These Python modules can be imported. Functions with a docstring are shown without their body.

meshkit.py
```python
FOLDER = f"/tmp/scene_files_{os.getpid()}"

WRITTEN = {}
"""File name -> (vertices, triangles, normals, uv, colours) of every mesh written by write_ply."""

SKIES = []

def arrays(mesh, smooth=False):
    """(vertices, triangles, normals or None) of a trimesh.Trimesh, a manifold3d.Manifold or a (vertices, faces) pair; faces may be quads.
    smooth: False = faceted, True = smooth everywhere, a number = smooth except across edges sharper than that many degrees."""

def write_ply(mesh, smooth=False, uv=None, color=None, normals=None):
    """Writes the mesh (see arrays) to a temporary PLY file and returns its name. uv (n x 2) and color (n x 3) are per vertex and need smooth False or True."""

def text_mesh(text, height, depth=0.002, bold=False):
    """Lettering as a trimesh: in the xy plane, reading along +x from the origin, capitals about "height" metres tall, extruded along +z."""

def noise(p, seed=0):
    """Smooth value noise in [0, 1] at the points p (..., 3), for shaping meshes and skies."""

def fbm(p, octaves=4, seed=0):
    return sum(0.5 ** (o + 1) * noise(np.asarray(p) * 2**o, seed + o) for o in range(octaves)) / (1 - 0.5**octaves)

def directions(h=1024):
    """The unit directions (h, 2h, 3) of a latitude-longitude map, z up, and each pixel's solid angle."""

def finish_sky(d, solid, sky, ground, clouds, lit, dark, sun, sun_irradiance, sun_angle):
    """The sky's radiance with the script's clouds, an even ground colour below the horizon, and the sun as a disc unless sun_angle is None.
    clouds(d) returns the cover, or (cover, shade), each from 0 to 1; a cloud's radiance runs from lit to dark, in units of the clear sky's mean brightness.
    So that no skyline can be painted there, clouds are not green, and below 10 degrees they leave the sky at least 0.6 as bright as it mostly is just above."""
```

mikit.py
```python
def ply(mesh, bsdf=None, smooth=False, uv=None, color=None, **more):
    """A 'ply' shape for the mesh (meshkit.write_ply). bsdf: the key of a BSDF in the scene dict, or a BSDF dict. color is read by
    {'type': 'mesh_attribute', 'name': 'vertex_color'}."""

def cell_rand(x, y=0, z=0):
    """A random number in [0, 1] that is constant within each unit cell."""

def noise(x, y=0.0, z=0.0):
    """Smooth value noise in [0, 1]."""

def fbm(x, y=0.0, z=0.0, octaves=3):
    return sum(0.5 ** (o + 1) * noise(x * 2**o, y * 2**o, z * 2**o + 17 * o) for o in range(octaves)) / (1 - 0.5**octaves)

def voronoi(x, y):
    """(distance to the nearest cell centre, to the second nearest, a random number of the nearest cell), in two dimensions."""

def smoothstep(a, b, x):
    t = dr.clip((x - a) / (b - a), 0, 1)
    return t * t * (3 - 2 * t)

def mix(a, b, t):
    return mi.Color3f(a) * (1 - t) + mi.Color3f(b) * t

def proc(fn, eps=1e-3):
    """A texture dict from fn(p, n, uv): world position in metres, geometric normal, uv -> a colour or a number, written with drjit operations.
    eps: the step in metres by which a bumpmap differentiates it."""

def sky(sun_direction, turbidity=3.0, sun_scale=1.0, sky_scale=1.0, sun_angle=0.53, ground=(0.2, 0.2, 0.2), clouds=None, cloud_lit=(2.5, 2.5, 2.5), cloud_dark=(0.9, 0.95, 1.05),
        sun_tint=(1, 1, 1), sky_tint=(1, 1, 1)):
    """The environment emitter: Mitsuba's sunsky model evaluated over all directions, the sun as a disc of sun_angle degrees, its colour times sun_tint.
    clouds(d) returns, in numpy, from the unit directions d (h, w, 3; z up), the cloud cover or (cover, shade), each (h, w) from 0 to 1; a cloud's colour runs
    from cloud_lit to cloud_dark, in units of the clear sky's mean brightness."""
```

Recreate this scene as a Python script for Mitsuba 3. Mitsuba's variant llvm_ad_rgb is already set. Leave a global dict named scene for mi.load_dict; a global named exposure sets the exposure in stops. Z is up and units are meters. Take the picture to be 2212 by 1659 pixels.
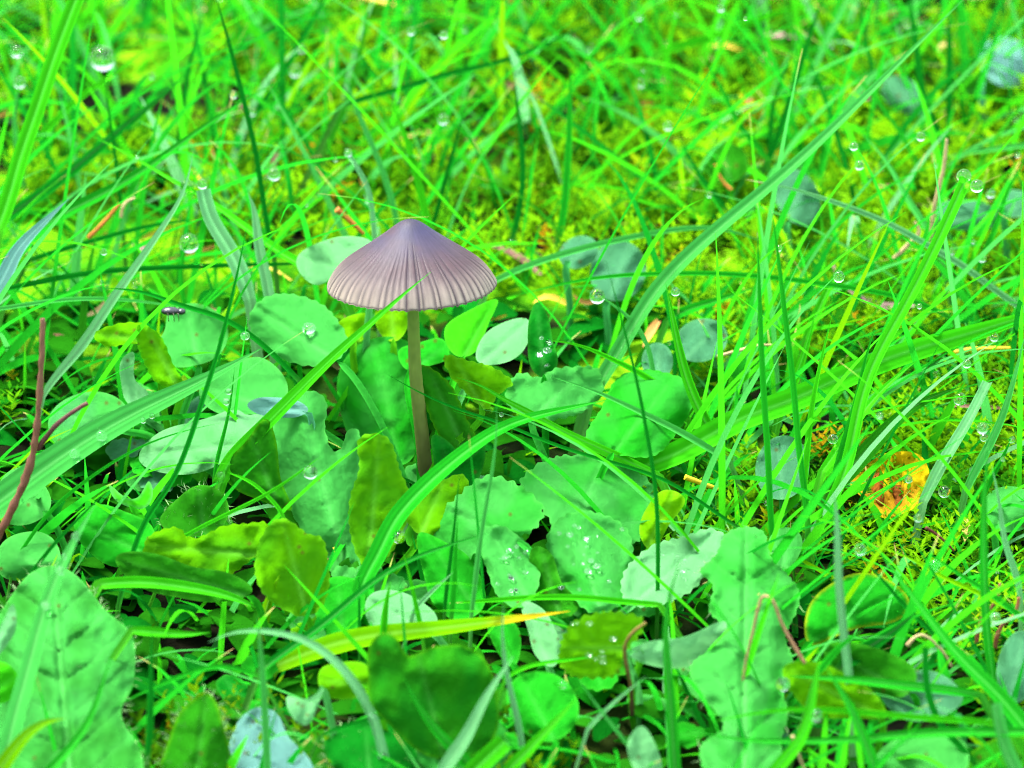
import math, numpy as np, trimesh, shapely, mitsuba as mi, mikit, meshkit
from scipy.spatial import Delaunay
from scipy.interpolate import CubicSpline, PchipInterpolator

# ------------------------------------------------------------------ camera, sky, exposure
T = mi.ScalarTransform4f
D, PITCH, HFOV = 0.64, math.radians(25.0), 16.0
EYE = np.array([0.0, -D * math.cos(PITCH), D * math.sin(PITCH)])
FWD = np.array([0.0, math.cos(PITCH), -math.sin(PITCH)])
RIGHT, UP = np.array([1.0, 0, 0]), np.array([0.0, math.sin(PITCH), math.cos(PITCH)])
W, H = 2212.0, 1659.0                        # the pixel grid the positions below were measured in
TX = math.tan(math.radians(HFOV / 2))
FOCUS = 0.59
exposure = 4.62
scene, labels = {}, {}
scene['camera'] = {'type': 'thinlens', 'fov': HFOV, 'fov_axis': 'x', 'aperture_radius': 0.0024, 'focus_distance': FOCUS,
                   'near_clip': 0.02, 'far_clip': 500.0, 'to_world': T().look_at(EYE.tolist(), (EYE + FWD).tolist(), [0, 0, 1])}
def overcast(d):                                # a cloud deck, brightest overhead, duller towards the tree line
    z = np.clip(d[..., 2], 0, 1)
    n = meshkit.fbm(d * np.array([2.2, 2.2, 3.0]) + 4, 4)
    return np.ones(z.shape), np.clip(0.9 - 1.0 * z + 0.8 * (n - .5), 0, 1)
scene['daylight'] = mikit.sky((-0.35, 0.22, 0.9), turbidity=3, sun_scale=0.4, sun_angle=26, sun_tint=(0.86, 0.98, 1.16), clouds=overcast, ground=(0.03, 0.12, 0.02),
                              cloud_lit=(1.6, 1.8, 2.1), cloud_dark=(0.36, 0.40, 0.46))


def ray(v):
    v = np.atleast_2d(np.asarray(v, float))
    a, b = (v[:, 0] / W * 2 - 1) * TX, (1 - v[:, 1] / H * 2) * TX * H / W
    return FWD + a[:, None] * RIGHT + b[:, None] * UP


def depth(k):
    """y of the ground point seen at row k."""
    k = np.asarray(k, float)
    b = (1 - k / H * 2) * TX * H / W
    dy, dz = FWD[1] + b * UP[1], FWD[2] + b * UP[2]
    return EYE[1] + dy * (-EYE[2] / dz)


def pt(v, k):
    """The point on the ray of pixel v that stands over the ground row k."""
    d = ray(v)
    return EYE + d * ((depth(k) - EYE[1]) / d[:, 1])[:, None]


def back(p):
    q = np.asarray(p) - EYE
    z = q @ FWD
    return np.stack([((q @ RIGHT) / z / TX + 1) * W / 2, (1 - (q @ UP) / z / (TX * H / W)) * H / 2], -1)


def unit(p):
    """metres per pixel at p."""
    return ((np.asarray(p) - EYE) @ FWD) * 2 * TX / W


# ------------------------------------------------------------------ materials
def thin(rough, trans, eta=1.42, **kw):
    return {'type': 'principledthin', 'base_color': {'type': 'mesh_attribute', 'name': 'vertex_color'}, 'roughness': rough, 'eta': eta, 'diff_trans': trans, **kw}


def solid(rough, spec=0.5, **kw):
    return {'type': 'twosided', 'bsdf': {'type': 'principled', 'base_color': {'type': 'mesh_attribute', 'name': 'vertex_color'}, 'roughness': rough, 'specular': spec, **kw}}


scene['blade_material'] = thin(0.38, 0.75, 1.35)
def relief(p, n, uv):
    return mikit.fbm(p.x * 900, p.y * 900, p.z * 900, 3)
scene['leaf_material'] = {'type': 'bumpmap', 'texture': mikit.proc(relief, 8e-5), 'scale': 0.00022, 'bsdf': thin(0.25, 0.85, 1.55)}
scene['moss_material'] = thin(0.6, 0.8, 1.3)
scene['dry_material'] = solid(0.6, 0.3)
scene['cap_material'] = solid(0.6, 0.35)
scene['insect_material'] = solid(0.2, 0.6)
scene['water'] = {'type': 'dielectric', 'int_ior': 1.33, 'ext_ior': 1.0}
def soil(p, n, uv):
    a = mikit.fbm(p.x * 260, p.y * 260, p.z * 260, 4)
    b = mikit.noise(p.x * 40 + 3, p.y * 40)
    c = mikit.mix((0.0015, 0.0020, 0.0006), (0.006, 0.006, 0.0015), mikit.smoothstep(0.3, 0.75, a))
    back_ = mikit.smoothstep(-0.02, 0.06, p.y + p.x * 0.25 + (b - 0.5) * 0.08)
    m = mikit.mix((0.03, 0.18, 0.002), (0.14, 0.36, 0.003), mikit.smoothstep(.25, .75, mikit.noise(p.x * 120 + 7, p.y * 120)))
    return mikit.mix(c, m, mikit.smoothstep(0.25, 0.6, b) * (0.04 + 0.96 * back_))
scene['soil_material'] = {'type': 'twosided', 'bsdf': {'type': 'principled', 'base_color': mikit.proc(soil), 'roughness': 0.95, 'specular': 0.05}}

C = {'g': (.012, .265, .010), 'b': (.034, .36, .006), 'd': (.004, .150, .008), 'm': (.042, .285, .044), 'y': (.12, .36, .002), 'Y': (.50, .36, .005),
     't': (.075, .29, .002), 's': (.05, .19, .085), 'p': (.11, .34, .12), 'u': (.10, .25, .21), 'o': (.46, .15, .02), 'w': (.40, .29, .13), 'r': (.10, .020, .012), 'k': (.016, .165, .005)}


def entry(key, mesh_uvcol, mat):
    v, f, col = mesh_uvcol
    scene[key] = mikit.ply((v, f), mat, smooth=True, color=np.clip(col, 0.001, 0.95))


used = {}
def name(base):
    n = used.get(base, -1) + 1
    used[base] = n
    return base if n == 0 else f'{base}_{n:03d}'


def tag(key, label=None, category=None, group=None, kind=None):
    labels[key] = {k: x for k, x in (('label', label), ('category', category), ('group', group), ('kind', kind)) if x}


rng = np.random.default_rng(11)


def hashed(*a):
    return np.random.default_rng(abs(hash(tuple(int(round(x)) for x in a))) % (2 ** 31))


def curve(v, n):
    """A smooth curve of n points through the control points, by chord length."""
    v = np.asarray(v, float)
    t = np.r_[0, np.cumsum(np.linalg.norm(np.diff(v[:, :2] if v.shape[1] == 2 else v, axis=0), axis=1))]
    return CubicSpline(t / t[-1], v, bc_type='natural')(np.linspace(0, 1, n)) if len(v) > 2 else v[0] + (v[1] - v[0]) * np.linspace(0, 1, n)[:, None]


def frame_along(p):
    t = np.gradient(p, axis=0)
    return t / np.maximum(np.linalg.norm(t, axis=1, keepdims=True), 1e-12)


def ribbon(p, width, roll=0.0, twist=0.0, fold=0.25, across=5, color=(.01, .2, .01), tip=None, root=None, stripes=0.12, seed=1, taper=(0.55, 2.2), cut=False):
    """A blade along the points p (root first): (vertices, faces, colours)."""
    n = len(p)
    t = frame_along(p)
    s = np.linspace(0, 1, n)
    look = EYE - p
    look /= np.linalg.norm(look, axis=1, keepdims=True)
    lat = np.cross(t, look)
    lat /= np.maximum(np.linalg.norm(lat, axis=1, keepdims=True), 1e-9)
    for i in range(1, n):
        if lat[i] @ lat[i - 1] < 0:
            lat[i] *= -1
    nor = np.cross(lat, t)
    a = roll + twist * s
    lat, nor = lat * np.cos(a)[:, None] + nor * np.sin(a)[:, None], nor * np.cos(a)[:, None] - lat * np.sin(a)[:, None]
    w = width * (taper[0] + (1 - taper[0]) * np.clip(s / 0.3, 0, 1)) * (1 if cut else np.clip(1 - s ** taper[1], 0.03, 1))
    if cut:
        w = w * (1 - 0.12 * s)
    x = np.linspace(-1, 1, across)
    v = p[:, None] + lat[:, None] * (w[:, None] * x / 2)[..., None] + nor[:, None] * (fold * w[:, None] * (np.abs(x) - 0.5))[..., None]
    r = np.random.default_rng(seed)
    st = 1 + stripes * r.uniform(-1, 1, across)
    mot = 0.9 + 0.22 * meshkit.fbm(np.stack([s * 9 + seed, s * 0, s * 0], -1), 3)
    col = np.array(color)[None, None] * (mot[:, None] * st[None])[..., None]
    col = col * (1 + 0.25 * (np.abs(x) > 0.9))[None, :, None]
    if across >= 7:                                               # a paler midrib
        col[:, across // 2] = col[:, across // 2] * 1.1 + np.array((.04, .05, .03))
    if root is not None:
        q = np.clip(1 - s / 0.16, 0, 1)[:, None, None]
        col = col * (1 - q) + np.array(root) * q
    if tip is not None:
        q = np.clip((s - 1 + tip[3]) / (0.5 * tip[3] + 1e-6), 0, 1)[:, None, None]
        col = col * (1 - q) + np.array(tip[:3]) * q
    i = np.arange(n - 1)[:, None] * across + np.arange(across - 1)
    i = i.ravel()
    f = np.concatenate([np.stack([i, i + 1, i + across + 1], 1), np.stack([i, i + across + 1, i + across], 1)])
    return v.reshape(-1, 3), f, col.reshape(-1, 3)


def tube(p, rad, sides=10, col=(.1, .1, .1), bump=0.0, seed=0):
    n = len(p)
    t = frame_along(p)
    x = np.cross(t, [0.3, 0.9, 0.1])
    x /= np.linalg.norm(x, axis=1, keepdims=True)
    y = np.cross(t, x)
    a = np.arange(sides) * 2 * np.pi / sides
    rad = np.broadcast_to(rad, n)
    ring = p[:, None] + (x[:, None] * np.cos(a)[None, :, None] + y[:, None] * np.sin(a)[None, :, None]) * rad[:, None, None]
    v = ring.reshape(-1, 3)
    nz = meshkit.fbm(v * 700 + seed, 3) - 0.5
    v = v + (ring - p[:, None]).reshape(-1, 3) * (bump * nz)[:, None]
    i = (np.arange(n - 1)[:, None] * sides + np.arange(sides)).ravel()
    j = (np.arange(n - 1)[:, None] * sides + (np.arange(sides) + 1) % sides).ravel()
    f = np.concatenate([np.stack([i, j, j + sides], 1), np.stack([i, j + sides, i + sides], 1)])
    v = np.vstack([v, p[:1], p[-1:]])
    k = np.arange(sides)
    f = np.vstack([f, np.stack([k * 0 + n * sides, (k + 1) % sides, k], 1), np.stack([k * 0 + n * sides + 1, k + (n - 1) * sides, (k + 1) % sides + (n - 1) * sides], 1)])
    c = np.broadcast_to(np.asarray(col, float), (n, 3))
    c = np.vstack([np.repeat(c, sides, 0), c[:1], c[-1:]])
    c = c * (0.75 + 0.5 * meshkit.fbm(v * 500 + seed + 5, 3))[:, None]
    return v, f, c


def join(parts):
    at, vs, fs, cs = 0, [], [], []
    for v, f, c in parts:
        vs.append(v); fs.append(f + at); cs.append(c)
        at += len(v)
    return np.vstack(vs), np.vstack(fs), np.vstack(cs)


# ------------------------------------------------------------------ the ground
def ground_z(x, y):
    p = np.stack([x, y, x * 0], -1)
    near = np.exp(-(x ** 2 + y ** 2) / 0.8)
    return -0.004 + 0.005 * (meshkit.fbm(p * 45, 4) - 0.5) * near + 0.0022 * (meshkit.fbm(p * 300 + 9, 2) - 0.5) * near + 0.004 * np.clip(y / .1, 0, 1) * (meshkit.noise(p * 130 + 4) - .4) * near


def ground():
    u = np.linspace(-1, 1, 321)
    q = np.sign(u) * (0.34 * np.abs(u) + 60 * np.abs(u) ** 14)
    x, y = np.meshgrid(q, q + 0.08)
    z = ground_z(x, y)
    n = len(u)
    i = (np.arange(n - 1)[:, None] * n + np.arange(n - 1)).ravel()
    f = np.concatenate([np.stack([i, i + 1, i + n + 1], 1), np.stack([i, i + n + 1, i + n], 1)])
    scene['ground'] = mikit.ply((np.stack([x, y, z], -1).reshape(-1, 3), f), 'soil_material', smooth=True)
    tag('ground', 'dark damp soil between the moss and the grass', kind='structure')


ground()


# ------------------------------------------------------------------ the mushroom
def mushroom():
    root = 'mushroom'
    tag(root, 'small brown mushroom with a pleated conical cap on a slender stem', 'mushroom')
    K = 1050
    rim = pt([(889, 611)], K)[0]
    s = unit(rim)
    R = 183 * s
    tilt, lean = math.radians(6), math.radians(-1.0)
    ax = np.array([math.sin(lean), math.sin(tilt), math.cos(tilt)]); ax /= np.linalg.norm(ax)
    ex = np.cross([0, 1, 0], ax); ex /= np.linalg.norm(ex)
    ey = np.cross(ax, ex)
    prof = CubicSpline([0, .07, .15, .25, .4, .6, .8, .93, 1.0], [.780, .768, .726, .650, .538, .398, .255, .122, 0.0])
    nt, na, lobes = 70, 560, 64
    r = np.random.default_rng(5)
    t = np.linspace(0.0, 1, nt) ** 0.9
    a = np.linspace(0, 2 * np.pi, na, endpoint=False)
    edges = np.sort((np.arange(lobes) + r.uniform(-.38, .38, lobes)) * 2 * np.pi / lobes)
    ph = np.interp(a, np.r_[edges, edges[0] + 2 * np.pi], np.arange(lobes + 1)) % 1
    cell = np.floor(np.interp(a, np.r_[edges, edges[0] + 2 * np.pi], np.arange(lobes + 1))).astype(int) % lobes
    start = r.uniform(.3, .62, lobes)[cell]
    g = np.clip((t[:, None] - start[None]) / 0.3, 0, 1)
    gw, gd = r.uniform(.15, .28, lobes)[cell], r.uniform(.45, 1.1, lobes)[cell]
    groove = (np.exp(-((np.minimum(ph, 1 - ph) / gw) ** 2)) * gd)[None] * g
    wob = meshkit.fbm(np.stack([np.cos(a) * 1.6, np.sin(a) * 1.6, a * 0], -1) + 3, 3)
    rr = t[:, None] * R * (1 + 0.05 * (wob - .5)[None] * t[:, None] ** 3) * (1 - 0.005 * groove)
    zz = R * prof(t)[:, None] - 0.018 * R * groove * (0.5 + 0.5 * t[:, None]) + 0.02 * R * (wob - .5)[None] * t[:, None] ** 2
    zz = zz - 0.006 * R * groove * (t[:, None] > .97)
    p = rim + (rr * np.cos(a))[..., None] * ex + (rr * np.sin(a))[..., None] * ey + zz[..., None] * ax
    c0, c1, c2, c3 = (np.array(x) for x in ((.009, .007, .016), (.017, .014, .042), (.040, .022, .026), (.22, .18, .14)))
    tt = t[:, None, None]
    col = c0 + (c1 - c0) * np.clip(tt / .22, 0, 1)
    col = col + (c2 - col) * np.clip((tt - .2) / .45, 0, 1)
    col = col + (c3 - col) * np.clip((tt - .66) / .34, 0, 1) ** 2.0
    pat = np.clip((meshkit.fbm(p * 260 + 2, 3) - .42) * 3.5, 0, 1)[..., None] * np.clip(1.2 - tt, 0, 1)
    col = col * (1 - .55 * pat) + np.array((.050, .022, .020)) * .55 * pat
    streak = 0.82 + 0.4 * meshkit.noise(np.stack([np.cos(a) * 30, np.sin(a) * 30, a * 0], -1))[None] * np.ones((nt, 1))
    col = col * np.broadcast_to(streak[..., None], col.shape[:1] + (na, 1))
    col = col * (1 - 0.90 * np.minimum(groove[..., None], 1)) + np.array((.018, .006, .014)) * 0.6 * groove[..., None]
    col = col * (0.85 + 0.3 * meshkit.fbm(p * 900, 3))[..., None]
    i = np.arange(na)
    f = [np.stack([k * na + i, k * na + (i + 1) % na, (k + 1) * na + (i + 1) % na], 1) for k in range(nt - 1)] + [np.stack([k * na + i, (k + 1) * na + (i + 1) % na, (k + 1) * na + i], 1) for k in range(nt - 1)]
    low = p[-1] - ax * 0.0003
    inner = [low]
    for q in (.9, .7, .45, .15):                                  # the underside of the cap's flesh
        inner.append(rim + (p[-1] - rim) * q + ax * (R * float(prof(q)) - 0.0009) * 1.0)
    base = nt * na
    v = np.vstack([p.reshape(-1, 3)] + inner)
    cc = np.vstack([col.reshape(-1, 3)] + [np.tile((.09, .06, .05), (na, 1))] * len(inner))
    rows = [(nt - 1) * na] + [base + m * na for m in range(len(inner))]
    for ra, rb in zip(rows[:-1], rows[1:]):
        f += [np.stack([ra + i, ra + (i + 1) % na, rb + (i + 1) % na], 1), np.stack([ra + i, rb + (i + 1) % na, rb + i], 1)]
    entry('mushroom__cap', (v, np.vstack(f), cc), 'cap_material')
    tag('mushroom__cap', 'greyish violet cap, paler and finely pleated towards its rim')
    parts = []                                                     # gills
    for b in edges:
        d = math.cos(b) * ex + math.sin(b) * ey
        q = np.linspace(.14, .965, 9)
        top = rim + d * (q * R)[:, None] + ax * (R * prof(q) - 0.0010)[:, None]
        bot = top - ax * (R * (0.10 + 0.16 * (1 - q)) * np.clip((1 - q) / .12, .25, 1))[:, None]
        vv = np.vstack([top, bot])
        k = np.arange(8)
        parts.append((vv, np.vstack([np.stack([k, k + 1, k + 10], 1), np.stack([k, k + 10, k + 9], 1)]), np.tile((.07, .045, .035), (18, 1))))
    entry('mushroom__gills', join(parts), 'cap_material')
    tag('mushroom__gills', kind='stuff')
    sv = curve([(891, 640), (893, 690), (897, 800), (906, 890), (916, 985), (924, 1062)], 60)
    sp = pt(sv, np.linspace(1050, 1050, 60))
    sp = np.vstack([rim + ax * R * .72, sp[2:]])
    q = np.linspace(0, 1, len(sp))[:, None]
    c = np.array((.19, .285, .038)) * (1 - q) + np.array((.052, .038, .012)) * q
    c = np.where(q > .45, c * (1 - .2 * (q - .45)), c)
    entry('mushroom__stem', tube(sp, (12.5 + 4.5 * q[:, 0]) * s, 24, c, 0.10, 3), 'cap_material')
    tag('mushroom__stem', 'slender stem, olive buff above and reddish brown below')
mushroom()

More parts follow.
